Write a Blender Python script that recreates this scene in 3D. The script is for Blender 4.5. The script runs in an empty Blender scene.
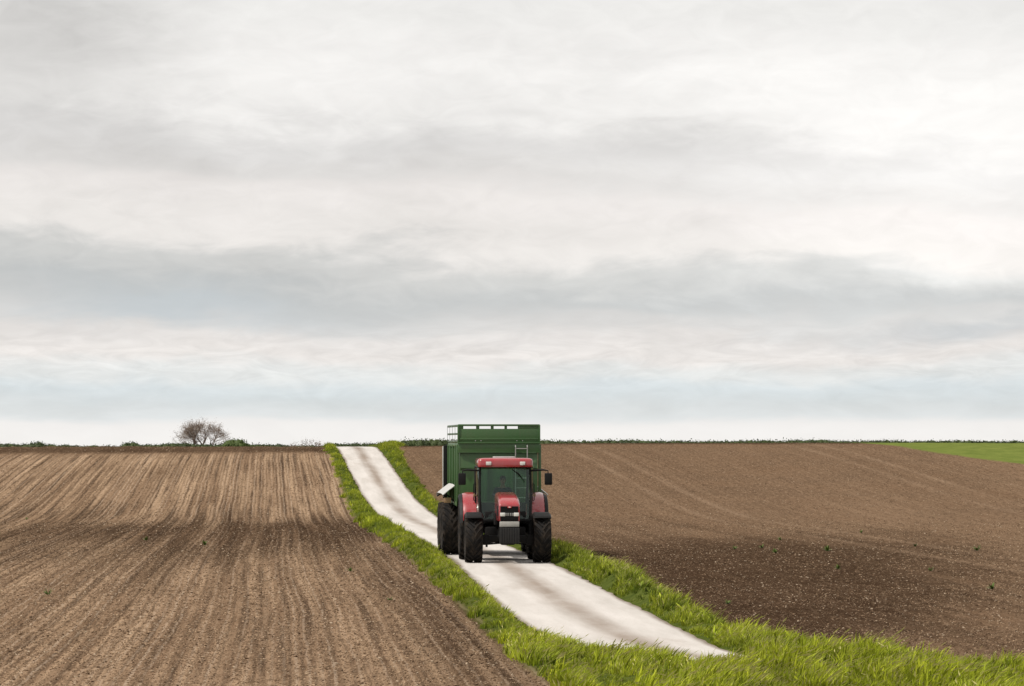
import bpy, bmesh, math, random
import numpy as np
from mathutils import Vector, Matrix

random.seed(7)
rng = np.random.default_rng(11)
S = bpy.context.scene
C = S.collection
R = math.radians
PI = math.pi

# ------------------------------------------------------------------ camera
F = 3413.0                       # focal length in pixels of a 1024 wide frame
CAM_H = 3.5
PITCH = math.atan(100.0 / F)
cd = bpy.data.cameras.new('camera')
cd.sensor_width = 36.0
cd.lens = 36.0 * F / 1024.0
cd.clip_start = 0.5
cd.clip_end = 20000
cam = bpy.data.objects.new('camera', cd)
C.objects.link(cam)
cam.location = (0, 0, CAM_H)
cam.rotation_euler = (PI / 2 + PITCH, 0, 0)
S.camera = cam

# ------------------------------------------------------------------ render / view
S.render.engine = 'CYCLES'
S.cycles.use_denoising = True
S.cycles.max_bounces = 6
S.cycles.transparent_max_bounces = 12
S.view_settings.view_transform = 'Standard'
S.view_settings.look = 'None'
S.view_settings.gamma = 1.0
S.view_settings.use_curve_mapping = False
S.view_settings.exposure = 0.0

# ------------------------------------------------------------------ sun + sky
SUN_EL, SUN_AZ = R(54), R(-112)          # azimuth measured from +Y towards +X
sl = bpy.data.lights.new('sun', 'SUN')
sl.energy = 4.2
sl.angle = R(3.0)
sl.color = (1.0, 0.95, 0.88)
sun = bpy.data.objects.new('sun', sl)
C.objects.link(sun)
sdir = Vector((math.sin(SUN_AZ) * math.cos(SUN_EL), math.cos(SUN_AZ) * math.cos(SUN_EL), math.sin(SUN_EL)))
sun.rotation_euler = sdir.to_track_quat('Z', 'Y').to_euler()
sun.location = (0, 0, 60)


class NT:
    """small helper around a node tree"""
    def __init__(self, tree):
        self.t = tree
        tree.nodes.clear()

    def n(self, typ, **kw):
        nd = self.t.nodes.new(typ)
        for k, v in kw.items():
            setattr(nd, k, v)
        return nd

    def put(self, sock, v):
        if isinstance(v, bpy.types.NodeSocket):
            self.t.links.new(v, sock)
        elif v is not None:
            sock.default_value = v

    def math(self, op, a, b=None, c=None, clamp=False):
        nd = self.n('ShaderNodeMath', operation=op, use_clamp=clamp)
        self.put(nd.inputs[0], a)
        if b is not None:
            self.put(nd.inputs[1], b)
        if c is not None:
            self.put(nd.inputs[2], c)
        return nd.outputs[0]

    def vec(self, x, y, z=0.0):
        nd = self.n('ShaderNodeCombineXYZ')
        self.put(nd.inputs[0], x); self.put(nd.inputs[1], y); self.put(nd.inputs[2], z)
        return nd.outputs[0]

    def sep(self, v):
        nd = self.n('ShaderNodeSeparateXYZ')
        self.put(nd.inputs[0], v)
        return nd.outputs

    def noise(self, v, scale=1.0, detail=4.0, rough=0.55, dist=0.0):
        nd = self.n('ShaderNodeTexNoise')
        self.put(nd.inputs['Vector'], v)
        nd.inputs['Scale'].default_value = scale
        nd.inputs['Detail'].default_value = detail
        nd.inputs['Roughness'].default_value = rough
        nd.inputs['Distortion'].default_value = dist
        return nd.outputs['Fac']

    def mix(self, f, a, b, blend='MIX'):
        nd = self.n('ShaderNodeMix', data_type='RGBA', blend_type=blend)
        self.put(nd.inputs[0], f)
        self.put(nd.inputs[6], a if not isinstance(a, tuple) else (*a[:3], 1))
        self.put(nd.inputs[7], b if not isinstance(b, tuple) else (*b[:3], 1))
        return nd.outputs[2]

    def ramp(self, f, stops, interp='LINEAR'):
        nd = self.n('ShaderNodeValToRGB')
        cr = nd.color_ramp
        cr.interpolation = interp
        while len(cr.elements) < len(stops):
            cr.elements.new(0.5)
        for el, (p, c) in zip(cr.elements, stops):
            el.position = p
            el.color = (*c[:3], 1) if isinstance(c, tuple) else (c, c, c, 1)
        self.put(nd.inputs[0], f)
        return nd.outputs[0]

    def mapr(self, v, a, b, c=0.0, d=1.0, smooth=False):
        nd = self.n('ShaderNodeMapRange', interpolation_type='SMOOTHSTEP' if smooth else 'LINEAR')
        self.put(nd.inputs[0], v)
        for i, q in enumerate((a, b, c, d)):
            nd.inputs[i + 1].default_value = q
        return nd.outputs[0]

    def attr(self, name, kind='GEOMETRY'):
        return self.n('ShaderNodeAttribute', attribute_name=name, attribute_type=kind).outputs


world = bpy.data.worlds.new('World')
S.world = world
world.use_nodes = True
w = NT(world.node_tree)
gen = w.n('ShaderNodeTexCoord').outputs['Generated']
dx, dy, dz = w.sep(gen)
az = w.math('MULTIPLY', w.math('ARCTAN2', dx, dy), F / 100.0)     # hundreds of pixels of the long lens
el = w.math('MULTIPLY', w.math('ARCSINE', dz), F / 100.0)
v0 = w.vec(w.math('MULTIPLY', az, 0.30), w.math('MULTIPLY', el, 1.1), 3.7)
n_big = w.noise(v0, 0.9, 5, 0.55)
n_mid = w.noise(w.vec(w.math('MULTIPLY', az, 0.55), w.math('MULTIPLY', el, 1.7), 9.1), 1.2, 6, 0.55, 0.5)
n_fine = w.noise(w.vec(w.math('MULTIPLY', az, 1.1), w.math('MULTIPLY', el, 2.6), 1.3), 1.8, 7, 0.58, 0.8)
# cloud layers warped in height, less so near the horizon
amp = w.mapr(el, 0.0, 2.2, 0.30, 0.70)
warp = w.math('MULTIPLY', w.math('SUBTRACT', n_big, 0.5), amp)
warp = w.math('MULTIPLY_ADD', w.math('SUBTRACT', n_mid, 0.5), w.math('MULTIPLY', amp, 0.55), warp)
warp = w.math('MULTIPLY', warp, w.mapr(el, 0.0, 0.6, 0.5, 1.45))
warp = w.math('MULTIPLY_ADD', w.math('SUBTRACT', n_fine, 0.5), w.math('MULTIPLY', amp, 0.25), warp)
warp = w.math('MULTIPLY_ADD', az, w.mapr(el, 0.5, 2.0, 0.0, 0.035), warp)
e2 = w.math('ADD', el, warp)
E = lambda y: (443.0 - y) / 100.0
stops = [
    (E(443), (0.91, 0.90, 0.885)), (E(424), (0.915, 0.905, 0.895)), (E(414), (0.815, 0.855, 0.87)),
    (E(388), (0.745, 0.81, 0.84)), (E(372), (0.79, 0.815, 0.815)), (E(352), (0.81, 0.785, 0.765)), (E(335), (0.775, 0.755, 0.74)),
    (E(320), (0.70, 0.70, 0.695)), (E(298), (0.575, 0.595, 0.60)), (E(274), (0.63, 0.64, 0.635)),
    (E(246), (0.82, 0.80, 0.78)), (E(205), (0.85, 0.825, 0.81)), (E(182), (0.775, 0.765, 0.755)),
    (E(150), (0.775, 0.77, 0.765)), (E(112), (0.86, 0.855, 0.845)), (E(60), (0.885, 0.88, 0.87)), (E(0), (0.85, 0.85, 0.84)), (5.2, (0.82, 0.82, 0.815))]
base = w.ramp(w.math('DIVIDE', e2, 5.2, clamp=True), [(p / 5.2, c) for p, c in stops], 'EASE')


def blob(ax, ey, sx, sy, k):
    a2 = w.math('ADD', az, w.math('MULTIPLY', w.math('SUBTRACT', n_mid, 0.5), sx * 0.9))
    q1 = w.math('POWER', w.math('ABSOLUTE', w.math('DIVIDE', w.math('SUBTRACT', a2, ax), sx)), 2.0)
    q2 = w.math('POWER', w.math('ABSOLUTE', w.math('DIVIDE', w.math('SUBTRACT', e2, ey), sy)), 2.0)
    g = w.math('EXPONENT', w.math('MULTIPLY', w.math('ADD', q1, q2), -1.0))
    return w.math('MULTIPLY', g, k)


tot = None
for b in [(-4.6, 3.9, 1.2, 0.75, -0.30), (-3.4, 2.72, 2.2, 0.36, -0.10), (4.2, 3.1, 2.4, 0.8, 0.17),
          (4.5, 1.74, 0.9, 0.10, 0.14), (-0.6, 2.85, 1.2, 0.3, -0.03),
          (1.2, 3.05, 1.2, 0.22, -0.07), (-2.6, 3.4, 1.6, 0.35, 0.06), (3.7, 1.75, 2.0, 0.42, 0.23), (0.6, 1.55, 1.6, 0.30, 0.05), (4.6, 2.5, 1.4, 0.6, 0.10),
          (-3.4, 0.88, 2.6, 0.16, 0.05), (-0.7, 1.12, 1.0, 0.10, 0.07), (2.2, 0.95, 1.4, 0.14, 0.05)]:
    g = blob(*b)
    tot = g if tot is None else w.math('ADD', tot, g)
det = w.math('ADD', w.math('MULTIPLY', w.math('SUBTRACT', n_mid, 0.5), 0.18), w.math('MULTIPLY', w.math('SUBTRACT', n_fine, 0.5), 0.16))
det = w.math('MULTIPLY', det, w.mapr(el, 0.1, 0.7, 0.6, 1.25))
wisp = w.math('EXPONENT', w.math('MULTIPLY', w.math('POWER', w.math('ABSOLUTE', w.math('DIVIDE', w.math('SUBTRACT', el, 0.85), 0.32)), 2.0), -1.0))
n_w = w.noise(w.vec(w.math('MULTIPLY', az, 1.0), w.math('MULTIPLY', el, 4.2), 5.5), 1.6, 6, 0.6, 1.2)
det = w.math('MULTIPLY_ADD', w.math('MULTIPLY', w.math('SUBTRACT', n_w, 0.5), 0.5), wisp, det)
add = w.math('ADD', w.math('ADD', tot, det), 1.0)
bc = w.n('ShaderNodeVectorMath', operation='SCALE')
w.put(bc.inputs[0], base)
w.put(bc.inputs['Scale'], add)
cloud = w.mix(1.0, bc.outputs[0], (1.0, 0.988, 0.975), 'MULTIPLY')
blue = w.math('ADD', blob(-3.3, 1.30, 1.5, 0.13, 0.9), blob(4.6, 1.12, 1.0, 0.10, 0.7), clamp=True)
cloud = w.mix(w.math('MULTIPLY', blue, 0.55), cloud, (0.47, 0.55, 0.60))
# clear air between the cloud banks, from the physical sky
sky = w.n('ShaderNodeTexSky', sky_type='NISHITA', sun_disc=False, sun_elevation=SUN_EL, sun_rotation=SUN_AZ)
sky.altitude = 200
sky.dust_density = 2.0
sk = w.n('ShaderNodeVectorMath', operation='SCALE')
w.put(sk.inputs[0], sky.outputs[0])
sk.inputs['Scale'].default_value = 0.10
gap = w.math('EXPONENT', w.math('MULTIPLY', w.math('POWER', w.math('ABSOLUTE', w.math('DIVIDE', w.math('SUBTRACT', e2, 0.40), 0.17)), 2.0), -1.0))
gap = w.math('MULTIPLY', gap, w.mapr(n_mid, 0.35, 0.62, 0.06, 0.22))
skyc = w.mix(gap, cloud, sk.outputs[0])
# below the horizon: dull ground bounce colour
skyc = w.mix(w.mapr(dz, -0.06, -0.005, 1.0, 0.0), skyc, (0.22, 0.18, 0.13))
bg = w.n('ShaderNodeBackground')
w.put(bg.inputs[0], skyc)
bg.inputs[1].default_value = 1.0
out = w.n('ShaderNodeOutputWorld')
w.put(out.inputs[0], bg.outputs[0])


# ------------------------------------------------------------------ numpy noise
def _hash(ix, iy, seed):
    h = (ix.astype(np.int64) * 374761393 + iy.astype(np.int64) * 668265263 + seed * 1274126177) & 0xFFFFFFFF
    h = ((h ^ (h >> 13)) * 1274126177) & 0xFFFFFFFF
    h = h ^ (h >> 16)
    return (h & 0xFFFFFF) / float(0xFFFFFF)


def vnoise(x, y, seed=0):
    x = np.asarray(x, float); y = np.asarray(y, float)
    ix = np.floor(x); iy = np.floor(y)
    fx = x - ix; fy = y - iy
    fx = fx * fx * (3 - 2 * fx); fy = fy * fy * (3 - 2 * fy)
    ix = ix.astype(np.int64); iy = iy.astype(np.int64)
    a = _hash(ix, iy, seed); b = _hash(ix + 1, iy, seed)
    c = _hash(ix, iy + 1, seed); d = _hash(ix + 1, iy + 1, seed)
    return (a * (1 - fx) + b * fx) * (1 - fy) + (c * (1 - fx) + d * fx) * fy


def fbm(x, y, seed=0, oct=4):
    s, a, t = 0, 1.0, 0
    for k in range(oct):
        s = s + a * vnoise(x * 2 ** k, y * 2 ** k, seed + k * 17)
        t += a
        a *= 0.5
    return s / t


def sstep(t):
    t = np.clip(t, 0, 1)
    return t * t * (3 - 2 * t)


# ------------------------------------------------------------------ the lie of the land (X to the right, Y away)
def z_base(X, Y):
    X = np.asarray(X, float); Y = np.asarray(Y, float)
    crest = 3.22 + 0.27 * sstep((X + 12) / 20.0)
    z = crest * sstep((Y - 148) / 94.0)
    z = z - 0.9 * sstep((Y - 248) / 150.0) - 0.0016 * np.maximum(Y - 300, 0)
    z = z + 2.0 * np.clip(1 - Y / 44.0, 0, 1.0) ** 2 * (Y > -5) + 2.0 * (Y <= -5)
    z = z + 0.10 * (fbm(X / 25.0, Y / 40.0, 5, 2) - 0.5) * sstep((np.abs(X) - 4) / 10)
    return z


_ys = np.arange(40, 262, 0.05)


def px2w(px, py, up=0.0):
    """pixel of the photograph -> point on the land"""
    k = (py - 343.0) / F
    dY = math.cos(PITCH) + k * math.sin(PITCH)
    dZ = math.sin(PITCH) - k * math.cos(PITCH)
    Xs = _ys * ((px - 512.0) / F / dY)
    ray = CAM_H + _ys * dZ / dY
    below = np.nonzero(ray <= z_base(Xs, _ys) + up)[0]
    i = below[0] if len(below) else len(_ys) - 1
    return float(Xs[i]), float(_ys[i])


def edge(pts, up=0.0):
    a = np.array(sorted([px2w(x, y, up) for x, y in pts], key=lambda p: p[1]))
    return a[:, 1], a[:, 0]


# edges measured on the road surface, the verges and the fields
RL = edge([(335.7, 448), (344, 460), (353.5, 480), (370, 506), (388, 521), (414, 534.5), (441, 551), (470, 577), (505, 616), (536, 634), (562, 645)])
RR = edge([(377, 448), (387, 460), (398.5, 475), (408, 491), (425, 508), (441, 520), (557.7, 565), (598.75, 586.6), (645.6, 612), (684.7, 633.5), (719, 649)])
OL = edge([(325.5, 447.5), (338.8, 481), (351, 514), (385.7, 542), (412, 562), (458, 606), (509, 653), (544, 686)])
ORa = edge([(396, 447), (406, 463), (420, 482), (432.6, 499)], 0.1)
ORb = edge([(552, 541.7), (583, 549.5), (630, 569), (669, 588.6), (716, 612), (770.6, 625), (811, 634), (877, 643), (978, 650), (1030, 653), (1110, 658)], 0.28)
OR = (np.concatenate([ORb[0], ORa[0]]), np.concatenate([ORb[1], ORa[1]]))
_o = np.argsort(OR[0]); OR = (OR[0][_o], OR[1][_o])
yy = np.arange(60.0, 262.0, 1.0)


def smooth(a, n):
    k = np.ones(n) / n
    p = np.pad(a, n // 2, mode='reflect', reflect_type='odd')
    return np.convolve(p, k, mode='valid')[:len(a)]


def tail(e, Y):
    """np.interp with a straight continuation beyond the crest"""
    v = np.interp(Y, e[0], e[1])
    s = -0.06
    return np.where(Y > e[0][-1], e[1][-1] + (Y - e[0][-1]) * s, v)


rl = smooth(tail(RL, yy), 15)
rr = smooth(tail(RR, yy), 15)
wid = np.clip(rr - rl, 2.62, 2.95)
ctr = smooth((rl + rr) / 2, 21)
rl, rr = ctr - wid / 2, ctr + wid / 2
# lane swings right in front of the camera
near = [(30, 49.0), (22, 49.2), (14, 49.6), (9, 50.4), (5.3, 51.8), (3.5, 54.0), (2.55, 57.2)]
cl = [(x, y) for x, y in near] + [(float(x), float(y)) for x, y in zip(ctr, yy)]
cw = [1.2, 1.2, 1.2, 1.2, 1.3, 1.6, 2.15] + [float(v) for v in wid]
# beyond the crest
for k in range(1, 30):
    y = yy[-1] + k * 8.0
    cl.append((float(ctr[-1] - 0.06 * k * 8), y)); cw.append(2.8)
cl = np.array(cl); cw = np.array(cw)


def resample(p, w_, step):
    seg = np.linalg.norm(np.diff(p, axis=0), axis=1)
    s = np.concatenate([[0], np.cumsum(seg)])
    q = np.arange(0, s[-1], step)
    return np.stack([np.interp(q, s, p[:, 0]), np.interp(q, s, p[:, 1])], 1), np.interp(q, s, w_), q


cl, cw, cs = resample(cl, cw, 0.8)
cl[:, 0] = smooth(cl[:, 0], 5); cl[:, 1] = smooth(cl[:, 1], 5)


def road_lr(Y):
    """X of the left and right road edge at distance Y (Y >= 64)"""
    return np.interp(Y, yy, rl, right=None) + np.where(Y > yy[-1], -0.06 * (Y - yy[-1]), 0), \
        np.interp(Y, yy, rr) + np.where(Y > yy[-1], -0.06 * (Y - yy[-1]), 0)


_yf = np.arange(40, 262, 1.0)
_ol = smooth(np.interp(_yf, OL[0], OL[1]), 7)
_ol = np.where(_yf > 64, np.minimum(_ol, np.interp(_yf, yy, rl) - 0.75), _ol)
_or = smooth(np.interp(_yf, OR[0], OR[1]), 7)
_or = np.where(_yf > 66, np.maximum(_or, np.interp(_yf, yy, rr) + 0.75), _or)


def field_l(Y):
    return np.interp(Y, _yf, _ol) + np.where(Y > 261, -0.06 * (Y - 261), 0) + np.where(Y < 53, (53 - Y) * 0.06, 0)


def field_r(Y):
    base = np.interp(Y, _yf, _or) + np.where(Y > 261, -0.06 * (Y - 261), 0)
    return np.where(Y < 51.5, 1e3, base)


def road_dist(X, Y):
    """distance to the road centre line minus half the width"""
    X = np.asarray(X, float); Y = np.asarray(Y, float)
    out = np.full(X.shape, 50.0)
    lo, hi = road_lr(np.maximum(Y, 60))
    far = Y >= 64
    c, hw = (lo + hi) / 2, (hi - lo) / 2
    out = np.where(far, np.abs(X - c) - hw, out)
    m = (~far) & (Y > 45)
    if m.any():
        P = np.stack([X[m], Y[m]], 1)
        nc = cl[cl[:, 1] < 70]
        d = np.full(len(P), 1e9)
        for q in nc:
            d = np.minimum(d, (P[:, 0] - q[0]) ** 2 + (P[:, 1] - q[1]) ** 2)
        out[m] = np.sqrt(d) - np.interp(Y[m], [50, 52, 54.2, 57.2, 60], [0.45, 0.5, 0.7, 1.1, 1.33])
    return out


ROWS_L, ROWS_R = 0.070, 0.078                    # slope of the drill rows across the view


def row_u(X, Y):
    left = X < np.interp(Y, yy, (rl + rr) / 2) + np.where(Y > yy[-1], -0.06 * (Y - yy[-1]), 0)
    s = np.where(left, ROWS_L, ROWS_R)
    wob = 0.35 * (fbm(Y / 35.0, X / 60.0, 31, 2) - 0.5)
    return X + s * (Y - 150) + wob, left


GRE = np.array([(44.0, 188.0)] + [px2w(*p) for p in ((1024, 465), (975, 459), (932, 453), (910, 449.5))] + [px2w(893, 446.2), (22.0, 252.0), (20.0, 262.0)])


def green_mask(X, Y):
    """young green crop at the far right"""
    xe = np.interp(Y, GRE[:, 1], GRE[:, 0])
    return sstep((X - xe) / 0.8) * (Y < 600)


def land(X, Y):
    """height of the visible soil and turf, with rows and clods"""
    z = z_base(X, Y)
    rd = road_dist(X, Y)
    fl, fr = field_l(Y), field_r(Y)
    inv = sstep((X - fl + 0.15) / 0.4) * sstep((fr + 0.15 - X) / 0.4)      # 1 inside the verge strip
    u, left = row_u(X, Y)
    fade = sstep((262 - Y) / 30) * sstep((Y - 45) / 6)
    row = (vnoise(u * 3.2, Y * 0.03, 3) - 0.5) * 0.05 + (vnoise(u * 1.1, Y * 0.02, 9) - 0.5) * 0.06
    lump = (fbm(X * 2.2, Y * 1.3, 21, 3) - 0.5) * 0.07
    z = z + (1 - inv) * fade * (row * np.where(left, 1.0, 0.35) + lump)
    z = z + inv * sstep((rd - 0.1) / 0.5) * sstep((np.minimum(X - fl, fr - X) + 0.1) / 0.5) * 0.20 * sstep((Y - 62) / 12)
    z = z + inv * sstep(rd / 0.5) * 0.05 * sstep((Y - 45) / 5)             # verge bank
    z = z - 0.10 * sstep((0.10 - rd) / 0.25)                               # bed under the road
    return z, rd, inv, u, left


# ------------------------------------------------------------------ mesh helpers
def link(name, me, mat=None, parent=None):
    o = bpy.data.objects.new(name, me)
    C.objects.link(o)
    if mat is not None:
        me.materials.append(mat)
    if parent is not None:
        o.parent = parent
    return o


def np_mesh(name, V, Fq, smooth_=False):
    me = bpy.data.meshes.new(name)
    V = np.asarray(V, np.float32); Fq = np.asarray(Fq, np.int32)
    me.vertices.add(len(V)); me.vertices.foreach_set('co', V.ravel())
    k = Fq.shape[1]
    me.loops.add(Fq.size); me.loops.foreach_set('vertex_index', Fq.ravel())
    me.polygons.add(len(Fq)); me.polygons.foreach_set('loop_start', np.arange(0, Fq.size, k, dtype=np.int32))
    if smooth_:
        me.polygons.foreach_set('use_smooth', np.ones(len(Fq), bool))
    me.update(calc_edges=True)
    return me


def fattr(me, name, data, typ='FLOAT'):
    a = me.attributes.new(name, typ, 'POINT')
    a.data.foreach_set('value' if typ == 'FLOAT' else 'vector', np.asarray(data, np.float32).ravel())


def tag(o, label=None, cat=None, group=None, kind=None):
    if label: o['label'] = label
    if cat: o['category'] = cat
    if group: o['group'] = group
    if kind: o['kind'] = kind
    return o


def empty(name, loc, rz=0.0):
    o = bpy.data.objects.new(name, None)
    C.objects.link(o)
    o.location = loc
    o.rotation_euler = (0, 0, rz)
    o.empty_display_size = 0.3
    return o


def new_mat(name):
    m = bpy.data.materials.new(name)
    m.use_nodes = True
    t = NT(m.node_tree)
    o = t.n('ShaderNodeOutputMaterial')
    return m, t, o


def principled(t, o, col, rough=0.8, metal=0.0, bump=None, spec=0.5, coat=0.0):
    p = t.n('ShaderNodeBsdfPrincipled')
    t.put(p.inputs['Base Color'], (*col[:3], 1) if isinstance(col, tuple) else col)
    t.put(p.inputs['Roughness'], rough)
    t.put(p.inputs['Metallic'], metal)
    p.inputs['Specular IOR Level'].default_value = spec
    p.inputs['Coat Weight'].default_value = coat
    p.inputs['Coat Roughness'].default_value = 0.08
    if bump is not None:
        h, st, dist = bump
        b = t.n('ShaderNodeBump')
        b.inputs['Strength'].default_value = st
        b.inputs['Distance'].default_value = dist
        t.put(b.inputs['Height'], h)
        t.t.links.new(b.outputs[0], p.inputs['Normal'])
    t.t.links.new(p.outputs[0], o.inputs[0])
    return p


# ------------------------------------------------------------------ ground
def soil_colour(t, pos, u, damp, pebble):
    """dry and damp ploughed soil with drill streaks"""
    x, y, z = t.sep(pos)
    streak = t.noise(t.vec(t.math('MULTIPLY', u, 4.2), t.math('MULTIPLY', y, 0.04), 2.0), 1.0, 3, 0.6)
    wv = t.math('MULTIPLY_ADD', streak, 5.0, t.math('MULTIPLY', u, 2 * PI / 0.42))
    streak = t.math('MULTIPLY_ADD', t.math('SINE', wv), 0.055, streak)
    streak2 = t.noise(t.vec(t.math('MULTIPLY', u, 1.4), t.math('MULTIPLY', y, 0.02), 7.0), 1.0, 2, 0.5)
    patch = t.noise(t.vec(x, t.math('MULTIPLY', y, 0.6), 0.0), 0.18, 4, 0.6)
    crumb = t.noise(t.vec(x, t.math('MULTIPLY', y, 0.10), z), 8.0, 4, 0.75)
    fine = t.noise(t.vec(x, t.math('MULTIPLY', y, 0.10), z), 22.0, 3, 0.75)
    return streak, streak2, patch, crumb, fine


m_soil, t, o = new_mat('soil')
pos = t.n('ShaderNodeNewGeometry').outputs['Position']
u = t.attr('row')[2]
damp = t.attr('damp')[2]
rowness = t.attr('rowness')[2]
verge = t.attr('verge')[2]
green = t.attr('green')[2]
tram = t.attr('tram')[2]
streak, streak2, patch, crumb, fine = soil_colour(t, pos, u, damp, None)
dry = t.mix(t.mapr(patch, 0.3, 0.7), (0.138, 0.086, 0.052), (0.210, 0.137, 0.086))
wet = t.mix(t.mapr(patch, 0.3, 0.7), (0.030, 0.0178, 0.0105), (0.053, 0.0318, 0.0190))
dm = t.math('ADD', damp, t.math('MULTIPLY', t.math('SUBTRACT', patch, 0.5), 0.9))
dm = t.math('ADD', dm, t.math('MULTIPLY', t.math('SUBTRACT', 0.5, streak2), t.math('MULTIPLY', rowness, 0.7)))
dm = t.math('MULTIPLY', dm, 1.25)
dm = t.math('MULTIPLY', t.mapr(dm, -0.05, 1.05, 0, 1, True), t.mapr(damp, 0.0, 0.25))
col = t.mix(dm, dry, wet)
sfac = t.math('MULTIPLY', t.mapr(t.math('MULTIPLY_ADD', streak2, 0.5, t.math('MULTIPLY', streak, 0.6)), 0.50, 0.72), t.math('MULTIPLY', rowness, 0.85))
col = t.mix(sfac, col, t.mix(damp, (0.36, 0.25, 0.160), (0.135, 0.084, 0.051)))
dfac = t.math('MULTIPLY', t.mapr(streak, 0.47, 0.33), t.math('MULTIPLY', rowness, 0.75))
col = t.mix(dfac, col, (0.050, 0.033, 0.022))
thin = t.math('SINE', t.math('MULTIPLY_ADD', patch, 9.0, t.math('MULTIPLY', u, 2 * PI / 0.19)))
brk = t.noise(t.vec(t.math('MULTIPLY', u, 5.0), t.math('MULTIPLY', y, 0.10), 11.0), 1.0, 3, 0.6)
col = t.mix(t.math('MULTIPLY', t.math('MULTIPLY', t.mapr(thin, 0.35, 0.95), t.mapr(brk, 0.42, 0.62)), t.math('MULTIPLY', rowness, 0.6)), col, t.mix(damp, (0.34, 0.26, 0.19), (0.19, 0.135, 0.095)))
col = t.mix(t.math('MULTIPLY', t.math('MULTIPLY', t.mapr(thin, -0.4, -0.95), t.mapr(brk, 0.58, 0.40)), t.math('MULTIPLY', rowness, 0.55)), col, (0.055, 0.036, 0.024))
col = t.mix(t.math('MULTIPLY', tram, 0.62), col, (0.24, 0.165, 0.11))
# crumbs: dark gaps and pale dry bits
col = t.mix(t.math('MULTIPLY', t.mapr(crumb, 0.50, 0.32), 0.7), col, t.mix(0.7, col, (0.022, 0.014, 0.009)))
col = t.mix(t.math('MULTIPLY', t.mapr(crumb, 0.55, 0.70), 0.6), col, t.mix(damp, (0.26, 0.18, 0.12), (0.14, 0.092, 0.06)))
col = t.mix(t.math('MULTIPLY', t.mapr(fine, 0.60, 0.72), 0.6), col, t.mix(damp, (0.34, 0.255, 0.18), (0.2, 0.14, 0.098)))
turf = t.mix(t.mapr(t.noise(pos, 1.5, 4), 0.3, 0.7), (0.04, 0.055, 0.012), (0.08, 0.095, 0.02))
col = t.mix(verge, col, turf)
xg, yg, zg = t.sep(pos)
gn = t.noise(t.vec(xg, t.math('MULTIPLY', yg, 0.5), 0), 0.8, 4, 0.65)
crop = t.mix(t.mapr(gn, 0.3, 0.7), (0.095, 0.122, 0.028), (0.145, 0.168, 0.042))
col = t.mix(green, col, crop)
hgt = t.math('ADD', crumb, t.math('MULTIPLY', fine, 0.5))
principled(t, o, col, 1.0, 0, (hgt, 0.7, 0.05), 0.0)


def lines(parts):
    return np.unique(np.round(np.concatenate(parts), 4))


gx = lines([np.arange(-1500, -100, 100.0), np.arange(-100, -44, 4.0), np.arange(-44, -14, 0.30), np.arange(-14, 16, 0.12),
            np.arange(16, 44, 0.30), np.arange(44, 100, 4.0), np.arange(100, 1501, 100.0)])
gy = lines([np.arange(-300, 0, 30.0), np.arange(0, 44, 2.0), np.arange(44, 120, 0.22), np.arange(120, 264, 0.45),
            np.arange(264, 330, 3.0), np.arange(330, 800, 20.0), np.arange(800, 4001, 200.0)])
GX, GY = np.meshgrid(gx, gy)
shp = GX.shape
GXr, GYr = GX.ravel(), GY.ravel()
GZ, rd, inv, gu, gleft = land(GXr, GYr)
nx, ny = len(gx), len(gy)
idx = np.arange(nx * ny).reshape(ny, nx)
quads = np.stack([idx[:-1, :-1], idx[:-1, 1:], idx[1:, 1:], idx[1:, :-1]], -1).reshape(-1, 4)
me = np_mesh('ground', np.stack([GXr, GYr, GZ], 1), quads, True)


def damp_mask(X, Y, left):
    # moist hollow along the foot of the slope, left field
    top = 158 + 3.0 * (fbm(X / 6.0, Y / 40.0, 77, 3) - 0.5) * 2 - 0.10 * np.clip(X + 10, -30, 0) * -0.4
    wob = 44 * (fbm(X / 5.0, Y / 34.0, 78, 4) - 0.5)
    ru = X + 0.074 * (Y - 150)
    jag = 22 * (vnoise(ru * 1.3, Y * 0.008, 41) - 0.5) + 14 * (vnoise(ru * 4.0, Y * 0.012, 42) - 0.5)
    wob = wob + jag
    dl = sstep((top + 12 - Y + wob) / 34.0) * (0.05 + 0.95 * sstep((Y - 78 + wob * 0.7) / 72.0))
    # strip along the verge stays damp
    e = field_l(Y) - X
    dl = np.maximum(dl, 0.55 * sstep((2.6 - e) / 2.0) * sstep((165 - Y) / 12.0))
    # right field
    wob2 = 40 * (fbm(X / 7.0, Y / 22.0, 79, 3) - 0.5)
    tr = 150 - 0.7 * np.clip(X - 6, 0, 40)
    wob2 = wob2 + jag
    dr = 0.88 * sstep((tr + 44 - Y + wob2) / 112.0) * (1 - 0.62 * sstep((X * 6.0 - (Y - 60) * 0.9 - 22 + wob2) / 40.0))
    dr = np.maximum(dr, 0.32 * (1 - sstep((X - 8) / 22.0)))
    dr = np.maximum(dr, 0.24 + 0.25 * (fbm(X / 12.0, Y / 30.0, 66, 3) - 0.5))
    dr = np.maximum(dr, 0.75 * sstep((Y - 226) / 14.0))
    dl = np.maximum(dl, 0.62 * sstep((Y - 220 - 0.12 * X) / 8.0))
    return np.where(left, dl, dr)


def tram_mask(u, Y):
    s = np.zeros_like(u)
    for c in (9.5, 11.4, 24.8, 26.8):
        s = np.maximum(s, np.exp(-((u - c) / 0.24) ** 2))
    return s * np.clip(0.25 + 1.4 * (fbm(Y / 9.0, u * 0.3, 91, 3) - 0.35), 0, 1)


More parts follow.
